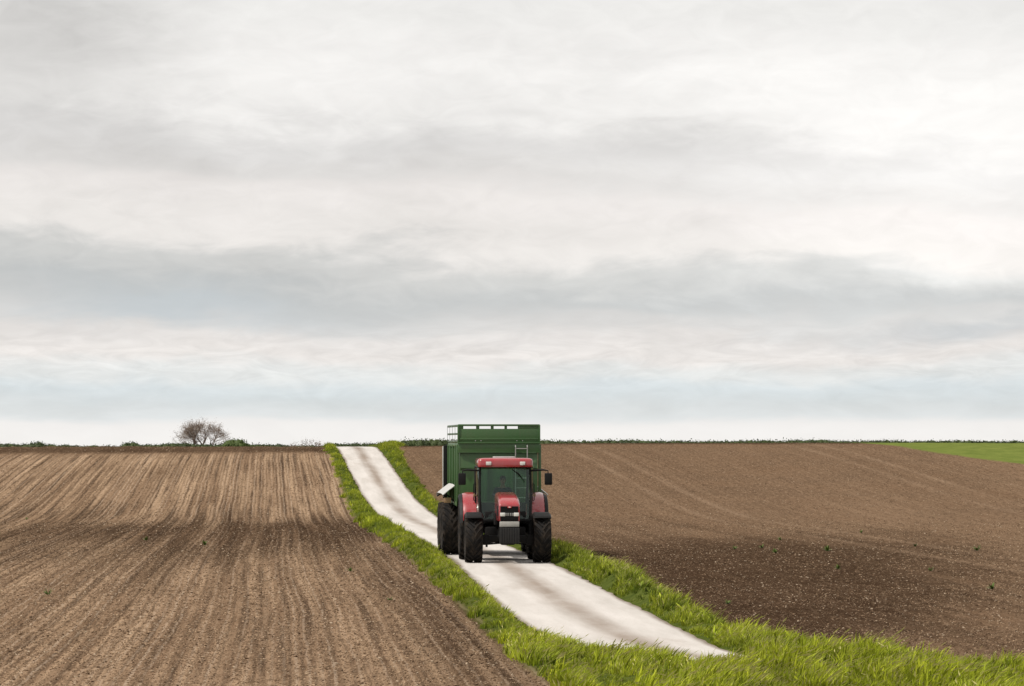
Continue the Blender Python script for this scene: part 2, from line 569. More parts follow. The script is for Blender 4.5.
fattr(me, 'row', gu)
fattr(me, 'damp', damp_mask(GXr, GYr, gleft))
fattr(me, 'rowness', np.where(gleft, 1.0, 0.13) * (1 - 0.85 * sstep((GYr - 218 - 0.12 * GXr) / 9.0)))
fattr(me, 'verge', inv * (GYr > -1e3))
fattr(me, 'green', green_mask(GXr, GYr) * (1 - inv))
fattr(me, 'tram', np.where(gleft, 0.0, tram_mask(gu, GYr)))
ground = link('ground', me, m_soil)
tag(ground, 'brown ploughed soil of the two fields either side of the lane', 'field', kind='structure')

# ------------------------------------------------------------------ road
m_road, t, o = new_mat('chalk_road')
pos = t.n('ShaderNodeNewGeometry').outputs['Position']
ac = t.attr('across')[2]
al = t.attr('along')[2]
x, y, z = t.sep(pos)
n1 = t.noise(t.vec(t.math('MULTIPLY', ac, 1.6), t.math('MULTIPLY', al, 0.11), 0), 1.2, 5, 0.65)
n2 = t.noise(t.vec(x, t.math('MULTIPLY', y, 0.5), 0), 14, 3, 0.7)
n3 = t.noise(t.vec(t.math('MULTIPLY', ac, 3.0), t.math('MULTIPLY', al, 0.05), 0), 1.0, 4, 0.6)
n4 = t.noise(t.vec(t.math('MULTIPLY', ac, 1.2), t.math('MULTIPLY', al, 0.22), 4.0), 0.6, 5, 0.65)
col = t.mix(t.mapr(n1, 0.3, 0.7), (0.40, 0.37, 0.34), (0.525, 0.49, 0.46))
aa = t.math('ABSOLUTE', t.math('ADD', ac, t.math('MULTIPLY', t.math('SUBTRACT', n3, 0.5), 0.25)))
mid = t.math('MULTIPLY', t.mapr(aa, 0.42, 0.0, 0, 1, True), t.math('MULTIPLY', t.mapr(n4, 0.32, 0.60, 0.45, 1.0), t.mapr(al, 90, 190, 0.95, 1.0)))
col = t.mix(mid, col, t.mix(n1, (0.165, 0.125, 0.095), (0.265, 0.215, 0.175)))
edg = t.math('MULTIPLY', t.mapr(t.math('ADD', t.math('ABSOLUTE', ac), t.math('MULTIPLY', t.math('SUBTRACT', n1, 0.5), 0.35)), 0.84, 1.0, 0, 1, True), 0.85)
col = t.mix(edg, col, (0.12, 0.083, 0.055))
col = t.mix(t.math('MULTIPLY', t.mapr(n2, 0.56, 0.75), 0.35), col, (0.21, 0.17, 0.14))
col = t.mix(t.math('MULTIPLY', t.mapr(n4, 0.58, 0.70), 0.30), col, (0.26, 0.21, 0.17))
principled(t, o, col, 0.9, 0, (t.math('ADD', n1, n2), 0.4, 0.02), 0.25)
prof = np.array([-1.0, -0.9, -0.6, -0.3, 0, 0.3, 0.6, 0.9, 1.0])
tg = np.gradient(cl, axis=0)
tg /= np.linalg.norm(tg, axis=1)[:, None]
nr = np.stack([tg[:, 1], -tg[:, 0]], 1)
V, AC, AL = [], [], []
for i in range(len(cl)):
    for a in prof:
        wob = 1 + 0.06 * (random.random() - 0.6) if abs(a) == 1 else 1
        p = cl[i] + nr[i] * a * wob * cw[i] / 2
        V.append((p[0], p[1], float(z_base(p[0], p[1])) + 0.03 - 0.02 * a * a))
        AC.append(a); AL.append(cs[i])
n = len(prof)
ii = np.arange(len(cl) - 1)[:, None] * n + np.arange(n - 1)[None, :]
q = np.stack([ii, ii + n, ii + n + 1, ii + 1], -1).reshape(-1, 4)
me = np_mesh('road', V, q, True)
fattr(me, 'across', AC); fattr(me, 'along', AL)
road = link('road', me, m_road)
tag(road, 'narrow pale chalky farm lane running over the rise', 'road', kind='structure')


# ------------------------------------------------------------------ scatter by geometry nodes (stuff only)
def scatter(name, pts, rot, scl, tint, pick, protos, label, cat):
    me = bpy.data.meshes.new(name)
    pts = np.asarray(pts, np.float32)
    me.vertices.add(len(pts)); me.vertices.foreach_set('co', pts.ravel())
    for nm, d, ty in (('rot', rot, 'FLOAT_VECTOR'), ('scl', scl, 'FLOAT_VECTOR'), ('tint', tint, 'FLOAT')):
        fattr(me, nm, d, ty)
    a = me.attributes.new('pick', 'INT', 'POINT')
    a.data.foreach_set('value', np.asarray(pick, np.int32))
    o = link(name, me)
    col = bpy.data.collections.new(name + '_pieces')
    for p in protos:
        col.objects.link(p)
    ng = bpy.data.node_groups.new(name, 'GeometryNodeTree')
    ng.interface.new_socket('Geometry', in_out='INPUT', socket_type='NodeSocketGeometry')
    ng.interface.new_socket('Geometry', in_out='OUTPUT', socket_type='NodeSocketGeometry')
    N = ng.nodes
    gi, go = N.new('NodeGroupInput'), N.new('NodeGroupOutput')
    ci = N.new('GeometryNodeCollectionInfo')
    ci.inputs['Collection'].default_value = col
    ci.inputs['Separate Children'].default_value = True
    ci.inputs['Reset Children'].default_value = True
    ip = N.new('GeometryNodeInstanceOnPoints')
    ip.inputs['Pick Instance'].default_value = True

    def na(nm, ty):
        k = N.new('GeometryNodeInputNamedAttribute')
        k.data_type = ty
        k.inputs['Name'].default_value = nm
        return k.outputs['Attribute']
    L = ng.links.new
    L(gi.outputs[0], ip.inputs['Points'])
    L(ci.outputs[0], ip.inputs['Instance'])
    L(na('pick', 'INT'), ip.inputs['Instance Index'])
    L(na('rot', 'FLOAT_VECTOR'), ip.inputs['Rotation'])
    L(na('scl', 'FLOAT_VECTOR'), ip.inputs['Scale'])
    L(ip.outputs[0], go.inputs[0])
    md = o.modifiers.new('scatter', 'NODES')
    md.node_group = ng
    tag(o, label, cat, kind='stuff')
    return o


def proto(name, me, mat):
    o = bpy.data.objects.new(name, me)
    me.materials.append(mat)
    return o


# clods ------------------------------------------------------------
m_clod, t, o = new_mat('soil_clod')
oi = t.attr('tint', 'INSTANCER')[2]
pos = t.n('ShaderNodeNewGeometry').outputs['Position']
rnd = t.n('ShaderNodeObjectInfo').outputs['Random']
c1 = t.mix(oi, t.mix(rnd, (0.11, 0.068, 0.040), (0.40, 0.280, 0.180)), t.mix(rnd, (0.034, 0.0205, 0.0122), (0.125, 0.080, 0.049)))
c1 = t.mix(t.math('MULTIPLY', t.mapr(rnd, 0.93, 0.97), 0.8), c1, (0.44, 0.35, 0.255))
n1 = t.noise(pos, 40, 3)
c1 = t.mix(t.mapr(n1, 0.3, 0.7), t.mix(0.3, c1, (0.06, 0.04, 0.03)), c1)
principled(t, o, c1, 1.0, 0, (n1, 0.5, 0.01), 0.0)


def clod_mesh(seed):
    r = random.Random(seed)
    bm = bmesh.new()
    bmesh.ops.create_icosphere(bm, subdivisions=2, radius=1.0)
    off = [Vector((r.uniform(-1, 1), r.uniform(-1, 1), r.uniform(-1, 1))).normalized() for _ in range(7)]
    for v in bm.verts:
        k = 1.0
        for d in off:
            q = v.co.normalized().dot(d)
            if q > 0.45:
                k -= (q - 0.45) * 0.55
        v.co *= k
        v.co.z *= 0.75
    me = bpy.data.meshes.new('clod')
    bm.to_mesh(me); bm.free()
    return me


def scatter_clods(name, side, label, dens_k):
    P = []
    bands = [(46, 64, 190), (64, 85, 120), (85, 115, 64), (115, 150, 30), (150, 205, 12.0), (205, 243, 6)]
    for a, b, dn in bands:
        half = b * 0.158
        n_ = int((b - a) * 2 * half * dn * dens_k)
        Y = rng.uniform(a, b, n_); X = rng.uniform(-half, half, n_)
        keep = (X < field_l(Y) - 0.0) if side < 0 else (X > field_r(Y) + 0.05)
        keep &= green_mask(X, Y) < 0.5
        P.append(np.stack([X[keep], Y[keep]], 1))
    P = np.concatenate(P)
    X, Y = P[:, 0], P[:, 1]
    z, _, _, u_, lf = land(X, Y)
    n_ = len(X)
    s = 0.0115 * np.exp(rng.normal(0, 0.38, n_)) * (1 + (Y - 50) / 120.0)
    s = np.clip(s, 0.007, 0.040 if side < 0 else 0.028)
    sc = np.stack([s * rng.uniform(0.8, 1.4, n_), s * rng.uniform(0.8, 1.4, n_), s * rng.uniform(0.7, 1.1, n_)], 1)
    rot = np.stack([rng.uniform(-0.4, 0.4, n_), rng.uniform(-0.4, 0.4, n_), rng.uniform(0, 6.28, n_)], 1)
    d = damp_mask(X, Y, lf)
    tint = np.clip(d * 0.9 + rng.normal(0, 0.22, n_), 0, 1)
    protos = [proto('clod', clod_mesh(k), m_clod) for k in range(5)]
    scatter(name, np.stack([X, Y, z + s * 0.15], 1), rot, sc, tint, rng.integers(0, 5, n_), protos, label, 'soil')


scatter_clods('soil_clods', -1, 'loose clods and pale stones on the field left of the lane', 1.0)
scatter_clods('soil_clods', 1, 'loose clods on the darker field right of the lane', 0.8)

# grass ------------------------------------------------------------
m_grass, t, o = new_mat('grass')
tint = t.attr('tint', 'INSTANCER')[2]
rnd = t.n('ShaderNodeObjectInfo').outputs['Random']
hh = t.attr('tip')[2]
bl = t.attr('blade')[2]
g1 = t.mix(rnd, (0.028, 0.060, 0.004), (0.085, 0.145, 0.007))
g2 = t.mix(rnd, (0.23, 0.30, 0.012), (0.47, 0.50, 0.032))
gc = t.mix(tint, g1, g2)
gc = t.mix(t.math('MULTIPLY', hh, 0.30), gc, (0.42, 0.43, 0.06))
gc = t.mix(1.0, gc, t.ramp(bl, [(0.0, 0.45), (0.3, 0.75), (0.6, 1.0), (0.88, 1.35)]), 'MULTIPLY')
gc = t.mix(t.math('MULTIPLY', t.mapr(bl, 0.92, 0.94), 0.8), gc, (0.42, 0.36, 0.17))
df = t.n('ShaderNodeBsdfPrincipled')
t.put(df.inputs['Base Color'], gc)
df.inputs['Roughness'].default_value = 0.6
df.inputs['Specular IOR Level'].default_value = 0.12
tr = t.n('ShaderNodeBsdfTranslucent')
t.put(tr.inputs[0], gc)
ms = t.n('ShaderNodeMixShader')
ms.inputs[0].default_value = 0.30
t.t.links.new(df.outputs[0], ms.inputs[1]); t.t.links.new(tr.outputs[0], ms.inputs[2])
t.t.links.new(ms.outputs[0], o.inputs[0])


def tuft_mesh(seed, n_blades, rad, h0, h1, width, lean, seeds=0.0):
    r = random.Random(seed)
    V, Q, T, B = [], [], [], []
    for b in range(n_blades):
        a = r.uniform(0, 2 * PI); q = rad * math.sqrt(r.random())
        bx, by = q * math.cos(a), q * math.sin(a)
        h = r.uniform(h0, h1) * (1 - 0.35 * (q / rad) ** 2)
        fa = a + r.uniform(-1.2, 1.2)
        out_ = r.uniform(0.10, 0.55) * h
        lx, ly = math.cos(fa) * out_ + lean * h * r.uniform(0.5, 1.2), math.sin(fa) * out_
        wa = r.uniform(0, PI)
        wx, wy = math.cos(wa), math.sin(wa) * 0.6
        wd = width * r.uniform(0.6, 1.3)
        bk = r.random()
        i0 = len(V)
        segs = 4
        droop = r.uniform(0.0, 0.35)
        for k in range(segs + 1):
            f = k / segs
            px, py = bx + lx * f ** 1.8, by + ly * f ** 1.8
            pz = h * (f - droop * f ** 3 * 0.6)
            ww = wd * (1 - f) ** 0.6 * (0.55 + 0.9 * f if f < 0.4 else 0.91) + 0.0006
            V += [(px - wx * ww / 2, py - wy * ww / 2, pz), (px + wx * ww / 2, py + wy * ww / 2, pz)]
            T += [f, f]; B += [bk, bk]
        for k in range(segs):
            a0 = i0 + 2 * k
            Q.append((a0, a0 + 1, a0 + 3, a0 + 2))
        if r.random() < seeds:                       # a seed head on top of the stem
            i0 = len(V)
            cx, cy, cz = bx + lx, by + ly, h * (1 - droop * 0.6)
            hl, hw = 0.07, 0.009
            for k, (f, ww) in enumerate(((0, 0.3), (0.4, 1.0), (1.0, 0.15))):
                px = cx + hl * f * (0.6 + lean)
                pz = cz + hl * f * 0.7
                V += [(px - hw * ww, cy, pz), (px + hw * ww, cy + hw * ww, pz)]
                T += [1.0, 1.0]; B += [0.95, 0.95]
            Q.append((i0, i0 + 1, i0 + 3, i0 + 2)); Q.append((i0 + 2, i0 + 3, i0 + 5, i0 + 4))
    me = np_mesh('tuft', V, Q, True)
    fattr(me, 'tip', T); fattr(me, 'blade', B)
    return me


def grass(name, regions, label, tall, protos_args, tint_fn, seed):
    r = np.random.default_rng(seed)
    X, Y = [], []
    for (a, b, dn, inside) in regions:
        for y0 in np.arange(a, b, 4.0):
            y1 = min(y0 + 4.0, b)
            ym = np.array([y0, (y0 + y1) / 2, y1])
            lo, hi = inside(ym)
            lo, hi = float(np.min(lo)) - 0.1, float(np.max(hi)) + 0.1
            lo, hi = max(lo, -0.2 * y1), min(hi, 0.2 * y1)
            if hi <= lo:
                continue
            n_ = int((hi - lo) * (y1 - y0) * dn)
            xs = r.uniform(lo, hi, n_); ys = r.uniform(y0, y1, n_)
            l2, h2 = inside(ys)
            rag = 0.22 * (fbm(xs * 0.5, ys * 0.6, 50, 3) - 0.5) * 2
            ok = (xs > l2 + rag) & (xs < h2 + rag)
            X.append(xs[ok]); Y.append(ys[ok])
    X = np.concatenate(X); Y = np.concatenate(Y)
    rd_ = road_dist(X, Y)
    ok = rd_ > 0.03 + 0.12 * fbm(X * 1.1, Y * 0.9, 61, 2)
    X, Y, rd_ = X[ok], Y[ok], rd_[ok]
    z, _, inv_, _, _ = land(X, Y)
    n_ = len(X)
    clump = sstep((0.62 * fbm(X * 1.3, Y * 0.5, 33, 2) + 0.38 * vnoise(X * 4.2, Y * 1.5, 35) - 0.30) / 0.40)
    thick = 0.6 * sstep((X - 2.9) / 1.0) * (Y < 57)
    ok = r.random(n_) < 0.36 + 0.75 * clump + thick
    X, Y, rd_, z, clump, thick = X[ok], Y[ok], rd_[ok], z[ok], clump[ok], thick[ok]
    n_ = len(X)
    edge_low = 0.55 + 0.45 * sstep(rd_ / 0.5)
    s = tall(X, Y, rd_) * (0.36 + 0.95 * clump + 0.4 * thick) * edge_low * r.uniform(0.72, 1.28, n_)
    sc = np.stack([s * r.uniform(0.9, 1.3, n_), s * r.uniform(0.9, 1.3, n_), s], 1)
    turn = (vnoise(X * 0.8, Y * 0.35, 37) - 0.5) * 2.6
    lean = (vnoise(X * 1.6, Y * 0.6, 38) - 0.35) * 0.55
    rot = np.stack([r.normal(0, 0.12, n_), lean + r.normal(0, 0.12, n_), turn + r.normal(0, 0.55, n_)], 1)
    tint_ = np.clip(tint_fn(X, Y, rd_) + 0.5 * (clump - 0.5) + 0.5 * (vnoise(X * 3.1, Y * 1.1, 39) - 0.5) + r.normal(0, 0.16, n_), 0, 1)
    protos = [proto('tuft', tuft_mesh(seed * 10 + k, *protos_args), m_grass) for k in range(5)]
    protos.append(proto('broad_leaf_tuft', tuft_mesh(seed * 10 + 9, 16, 0.10, 0.10, 0.24, 0.075, 0.1), m_grass))
    return scatter(name, np.stack([X, Y, z - 0.02], 1), rot, sc, tint_, np.where(r.random(n_) < 0.05, 5, r.integers(0, 5, n_)), protos, label, 'grass')


def reg_left(Y):
    return field_l(Y), np.where(Y > 60, road_lr(np.maximum(Y, 60))[0], 3.0)


def reg_right(Y):
    fr = np.where(Y < 51.5, 14.0, field_r(Y))
    return np.where(Y > 60, road_lr(np.maximum(Y, 60))[1], 3.2), fr


def reg_front(Y):
    return field_l(Y), np.where(Y < 51.5, 13.0, np.minimum(field_r(Y), 13.0))


tl = lambda X, Y, d: 0.75 + 0.25 * sstep((90 - Y) / 25)
verge_args = (36, 0.11, 0.10, 0.25, 0.017, 0.25, 0.02)
far_args = (34, 0.15, 0.12, 0.30, 0.022, 0.22, 0.0)
cl_t = lambda X, Y, d: -0.12 + 0.95 * fbm(X * 0.5, Y * 0.25, 71, 3) + 0.10 * sstep((75 - Y) / 10)
grass('verge_grass', [(60, 90, 46, reg_left), (90, 125, 30, reg_left)], 'bright green grass verge left of the lane, nearer part', tl, verge_args, cl_t, 3)
grass('verge_grass', [(125, 180, 19, reg_left), (180, 246, 14, reg_left)], 'grass verge on the left edge of the lane climbing the hill', lambda X, Y, d: 0.85 + 0 * X, far_args, cl_t, 4)
grass('verge_grass', [(57, 90, 46, reg_right), (90, 125, 30, reg_right)], 'lush grass verge on the right of the lane below the tractor',
      lambda X, Y, d: 0.85 + 0.25 * sstep((d - 0.2) / 0.8), verge_args, lambda X, Y, d: -0.22 + 0.85 * fbm(X * 0.5, Y * 0.25, 72, 3) + 0.25 * sstep((72 - Y) / 8), 5)
grass('verge_grass', [(125, 180, 19, reg_right), (180, 246, 14, reg_right)], 'grass verge on the right edge of the lane up the hill behind the trailer',
      lambda X, Y, d: 0.85 + 0 * X, far_args, lambda X, Y, d: cl_t(X, Y, d) - 0.1, 6)
front_args = (34, 0.10, 0.11, 0.27, 0.024, 0.42, 0.05)
grass('tall_grass', [(46, 60, 74, reg_front)], 'tall yellow green grass leaning in the wind in the foreground',
      lambda X, Y, d: 0.72 + 0.30 * sstep((d - 0.1) / 1.2), front_args, lambda X, Y, d: 0.27 + 0.95 * fbm(X * 0.7, Y * 0.45, 73, 3), 8)

# ------------------------------------------------------------------ materials for made things
def paint(name, c, rough=0.32, dirt=0.35, dirt_c=(0.16, 0.12, 0.085), coat=0.5, scale=3.0):
    m, t, o = new_mat(name)
    ps = t.n('ShaderNodeTexCoord').outputs['Object']
    n = t.noise(ps, scale, 5, 0.65)
    f = t.noise(ps, scale * 9, 3, 0.7)
    d = t.math('MULTIPLY', t.mapr(n, 0.42, 0.75), dirt)
    col = t.mix(d, tuple(c), dirt_c)
    px_, py_, pz_ = t.sep(ps)
    run = t.noise(t.vec(t.math('MULTIPLY', px_, 9.0), t.math('MULTIPLY', py_, 9.0), t.math('MULTIPLY', pz_, 0.9)), 1.0, 4, 0.65)
    col = t.mix(t.math('MULTIPLY', t.mapr(run, 0.52, 0.72), dirt * 0.9), col, dirt_c)
    col = t.mix(t.math('MULTIPLY', t.mapr(f, 0.55, 0.75), dirt * 0.4), col, dirt_c)
    principled(t, o, col, t.mapr(n, 0.3, 0.7, rough, rough + 0.22), 0, (f, 0.08, 0.003), 0.5, coat)
    return m


def plain(name, c, rough=0.6, metal=0.0, dirt=0.3, dirt_c=(0.14, 0.105, 0.075), spec=0.4):
    m, t, o = new_mat(name)
    ps = t.n('ShaderNodeTexCoord').outputs['Object']
    n = t.noise(ps, 5.0, 5, 0.7)
    col = t.mix(t.math('MULTIPLY', t.mapr(n, 0.45, 0.75), dirt), tuple(c), dirt_c)
    principled(t, o, col, t.mapr(n, 0.3, 0.7, rough - 0.06, rough + 0.1), metal, (n, 0.15, 0.004), spec)
    return m


M_RED = paint('red_paint', (0.30, 0.012, 0.018), 0.20, 0.25, (0.20, 0.10, 0.08), 1.0)
M_GREEN = paint('green_paint', (0.036, 0.104, 0.026), 0.40, 0.32, (0.085, 0.095, 0.05), 0.15, 1.3)
M_GREEN2 = paint('green_paint_frame', (0.026, 0.072, 0.020), 0.42, 0.3, (0.09, 0.09, 0.055), 0.2, 1.6)
M_BLACK = plain('black_plastic', (0.007, 0.007, 0.007), 0.55, 0, 0.25, (0.03, 0.025, 0.02), 0.2)
M_CAST = plain('cast_iron', (0.008, 0.0075, 0.0075), 0.6, 0.1, 0.3, (0.035, 0.027, 0.02), 0.2)
M_WEIGHT = plain('ballast_iron', (0.016, 0.0155, 0.0155), 0.55, 0.1, 0.3, (0.05, 0.042, 0.034), 0.25)
M_TYRE = plain('tyre_rubber', (0.012, 0.011, 0.0105), 0.85, 0, 0.7, (0.075, 0.056, 0.040), 0.15)
M_RIM = plain('rim_paint', (0.30, 0.29, 0.27), 0.5, 0.1, 0.4)
M_GALV = plain('galvanised', (0.52, 0.51, 0.49), 0.42, 0.35, 0.35, (0.28, 0.22, 0.17))
M_STEEL = plain('pale_steel', (0.50, 0.50, 0.48), 0.38, 0.5, 0.2)
M_LADDER = plain('worn_steel', (0.30, 0.30, 0.28), 0.5, 0.3, 0.4)
M_SILVER = plain('silver_plate', (0.42, 0.41, 0.38), 0.4, 0.3, 0.25)
M_LAMP = plain('lamp_glass', (0.68, 0.68, 0.64), 0.15, 0.2, 0.12)
M_LAMPD = plain('lamp_shade', (0.24, 0.24, 0.23), 0.25, 0.3, 0.2)
M_AMBER = plain('amber_glass_tan_plate', (0.30, 0.19, 0.10), 0.35, 0, 0.2)  # shared by the turn lamps and the tan mudguard undersides
M_SEAT = plain('seat_fabric', (0.02, 0.02, 0.022), 0.85)
M_BADGE = plain('badge_red', (0.5, 0.03, 0.03), 0.3, 0, 0.05)
M_BADGEW = plain('badge_white', (0.75, 0.74, 0.72), 0.3, 0, 0.05)
M_SKIN = plain('skin', (0.36, 0.20, 0.14), 0.55, 0, 0.1, (0.3, 0.15, 0.10))
M_JACKET = plain('jacket', (0.022, 0.030, 0.055), 0.9, 0, 0.1)
M_TROUS = plain('trousers', (0.03, 0.033, 0.04), 0.9, 0, 0.1)
M_HAIR = plain('hair', (0.03, 0.02, 0.014), 0.8, 0, 0.1)

M_GLASS, t, o = new_mat('tinted_glass')
tb = t.n('ShaderNodeBsdfTransparent'); tb.inputs[0].default_value = (0.68, 0.80, 0.74, 1)
gb = t.n('ShaderNodeBsdfGlossy'); gb.inputs['Roughness'].default_value = 0.03
gb.inputs['Color'].default_value = (0.9, 0.95, 0.93, 1)
fr = t.n('ShaderNodeFresnel'); fr.inputs[0].default_value = 1.5
mx = t.n('ShaderNodeMixShader')
t.put(mx.inputs[0], t.math('MULTIPLY_ADD', fr.outputs[0], 0.75, 0.0, clamp=True))
t.t.links.new(tb.outputs[0], mx.inputs[1]); t.t.links.new(gb.outputs[0], mx.inputs[2])
t.t.links.new(mx.outputs[0], o.inputs[0])


# ------------------------------------------------------------------ shape helpers
def bm_box(bm, c, s, rot=None, bev=0.0):
    m = Matrix.Translation(Vector(c))
    if rot:
        m = m @ Matrix.Rotation(rot[2], 4, 'Z') @ Matrix.Rotation(rot[1], 4, 'Y') @ Matrix.Rotation(rot[0], 4, 'X')
    m = m @ Matrix.Diagonal((*s, 1))
    r = bmesh.ops.create_cube(bm, size=1.0, matrix=m)
    if bev > 0:
        es = list({e for v in r['verts'] for e in v.link_edges})
        bmesh.ops.bevel(bm, geom=es, offset=bev, segments=2, affect='EDGES', profile=0.6)


def bm_tube(bm, pts, rad, seg=10, cap=True):
    pts = [Vector(p) for p in pts]
    rads = rad if isinstance(rad, (list, tuple)) else [rad] * len(pts)
    rings = []
    up = None
    for i, p in enumerate(pts):
        a = pts[max(i - 1, 0)]; b = pts[min(i + 1, len(pts) - 1)]
        d = (b - a).normalized()
        if up is None:
            up = Vector((0, 0, 1)) if abs(d.z) < 0.9 else Vector((1, 0, 0))
        x = d.cross(up).normalized(); y = x.cross(d).normalized()
        up = y
        rings.append([bm.verts.new(p + (x * math.cos(2 * PI * k / seg) + y * math.sin(2 * PI * k / seg)) * rads[i]) for k in range(seg)])
    for r0, r1 in zip(rings, rings[1:]):
        for k in range(seg):
            bm.faces.new((r0[k], r0[(k + 1) % seg], r1[(k + 1) % seg], r1[k]))
    if cap:
        bm.faces.new(rings[0][::-1]); bm.faces.new(rings[-1])


def bm_loft(bm, secs, cap=True):
    rings = [[bm.verts.new(Vector(p)) for p in s] for s in secs]
    n_ = len(rings[0])
    for r0, r1 in zip(rings, rings[1:]):
        for k in range(n_):
            bm.faces.new((r0[k], r0[(k + 1) % n_], r1[(k + 1) % n_], r1[k]))
    if cap:
        bm.faces.new(rings[0][::-1]); bm.faces.new(rings[-1])


def bm_lathe_x(bm, prof, seg=36, c=(0, 0, 0)):
    """profile of (x, r) spun about the X axis; closed profile"""
    rings = []
    for x, r in prof:
        rings.append([bm.verts.new((c[0] + x, c[1] + r * math.cos(2 * PI * k / seg), c[2] + r * math.sin(2 * PI * k / seg))) for k in range(seg)])
    n_ = len(rings)
    for i in range(n_):
        r0, r1 = rings[i], rings[(i + 1) % n_]
        for k in range(seg):
            bm.faces.new((r0[k], r0[(k + 1) % seg], r1[(k + 1) % seg], r1[k]))


def bm_prism(bm, poly, y0, y1):
    """polygon of (x, z) pushed along Y"""
    a = [bm.verts.new((x, y0, z)) for x, z in poly]
    b = [bm.verts.new((x, y1, z)) for x, z in poly]
    n_ = len(poly)
    for k in range(n_):
        bm.faces.new((a[k], a[(k + 1) % n_], b[(k + 1) % n_], b[k]))
    bm.faces.new(a[::-1]); bm.faces.new(b)


def bm_sheet(bm, grid, th):
    """rectangular grid of points given a thickness along its normals"""
    g = [[Vector(p) for p in row] for row in grid]
    n_, m_ = len(g), len(g[0])
    front, back = [], []
    for i in range(n_):
        fr_, br_ = [], []
        for j in range(m_):
            di = g[min(i + 1, n_ - 1)][j] - g[max(i - 1, 0)][j]
            dj = g[i][min(j + 1, m_ - 1)] - g[i][max(j - 1, 0)]
            nn = di.cross(dj).normalized()
            fr_.append(bm.verts.new(g[i][j])); br_.append(bm.verts.new(g[i][j] - nn * th))
        front.append(fr_); back.append(br_)
    for i in range(n_ - 1):
        for j in range(m_ - 1):
            bm.faces.new((front[i][j], front[i + 1][j], front[i + 1][j + 1], front[i][j + 1]))
            bm.faces.new((back[i][j], back[i][j + 1], back[i + 1][j + 1], back[i + 1][j]))
    for i in range(n_ - 1):
        for j in (0, m_ - 1):
            bm.faces.new((front[i][j], front[i + 1][j], back[i + 1][j], back[i][j]))
    for j in range(m_ - 1):
        for i in (0, n_ - 1):
            bm.faces.new((front[i][j], front[i][j + 1], back[i][j + 1], back[i][j]))


def part(name, bm, mat, parent, smooth_deg=35, loc=None):
    bmesh.ops.recalc_face_normals(bm, faces=bm.faces)
    me = bpy.data.meshes.new(name)
    bm.to_mesh(me); bm.free()
    me.polygons.foreach_set('use_smooth', np.ones(len(me.polygons), bool))
    me.set_sharp_from_angle(angle=R(smooth_deg))
    o = link(name, me, mat, parent)
    if loc is not None:
        o.location = loc
    return o


def box_part(name, c, s, mat, parent, bev=0.01, rot=None):
    bm = bmesh.new()
    bm_box(bm, c, s, rot, bev)
    return part(name, bm, mat, parent)


def tyre_bm(Rt, W, rim, n_lug=20, lug_h=0.045, lug_w=0.055):
    bm = bmesh.new()
    rc = Rt - lug_h
    h = W / 2
    sw = rc - rim
    prof = [(-h * 0.78, rim), (-h * 0.98, rim + sw * 0.25), (-h * 1.02, rim + sw * 0.55), (-h * 0.96, rim + sw * 0.85), (-h * 0.80, rc - 0.012),
            (0, rc), (h * 0.80, rc - 0.012), (h * 0.96, rim + sw * 0.85), (h * 1.02, rim + sw * 0.55), (h * 0.98, rim + sw * 0.25), (h * 0.78, rim)]
    bm_lathe_x(bm, prof, 56)
    for side in (-1, 1):
        for k in range(n_lug):
            a0 = 2 * PI * (k + (0.5 if side > 0 else 0.0)) / n_lug
            secs = []
            for f in (0.0, 0.35, 0.7, 1.0, 1.04):
                x = side * (0.02 + f * (h * 0.98 - 0.02))
                sweep = 0.62 * W * (f ** 0.85) / Rt
                base_r = rc - (0.0 if f < 0.75 else (0.03 if f < 1.02 else 0.13)) - 0.02
                top_r = Rt - (0.012 if f >= 1.0 else 0.0) - (0.10 if f > 1.02 else 0)
                wa = lug_w / Rt / 2 * (1.0 if f < 0.5 else 1.15)
                ang = a0 + sweep
                q = []
                for (dr, da) in ((base_r, -wa * 1.35), (top_r, -wa), (top_r, wa), (base_r, wa * 1.35)):
                    # angle measured from the front (-Y) upwards
                    q.append((x, -dr * math.cos(ang + da), dr * math.sin(ang + da)))
                secs.append(q)
            bm_loft(bm, secs)
    return bm


def wheel(name, parent, loc, Rt, W, rim, side, rim_mat, n_lug=20, lug_h=0.045, lug_w=0.055):
    bm = bmesh.new()                                        # the hub is the wheel's own mesh
    bm_lathe_x(bm, [(-0.10, 0.001), (-0.10, 0.13), (0.06, 0.15), (0.10, 0.11), (0.13, 0.10), (0.13, 0.001)], 24)
    hub = part(name, bm, M_CAST, parent, 35, loc)
    part('tyre', tyre_bm(Rt, W, rim, n_lug, lug_h, lug_w), M_TYRE, hub, 40)
    bm = bmesh.new()
    h = W / 2 * 0.8
    s_ = side
    bm_lathe_x(bm, [(s_ * h, rim + 0.03), (s_ * (h - 0.02), rim - 0.015), (s_ * h * 0.35, rim - 0.06), (s_ * h * 0.15, 0.14),
                    (s_ * h * 0.05, 0.14), (s_ * h * 0.2, rim - 0.045), (-s_ * (h - 0.02), rim - 0.01), (-s_ * h, rim + 0.03), (0, rim + 0.005)], 36)
    for k in range(8):
        a = 2 * PI * k / 8
        bm_tube(bm, [(s_ * h * 0.12, 0.18 * math.cos(a), 0.18 * math.sin(a)), (s_ * h * 0.30, 0.18 * math.cos(a), 0.18 * math.sin(a))], 0.016, 6)
    part('rim', bm, rim_mat, hub, 35)
    return hub


# ------------------------------------------------------------------ tractor
TR_X, TR_Y = -0.13, 99.5
def on_road(x, y):
    return float(z_base(x, y)) + 0.025


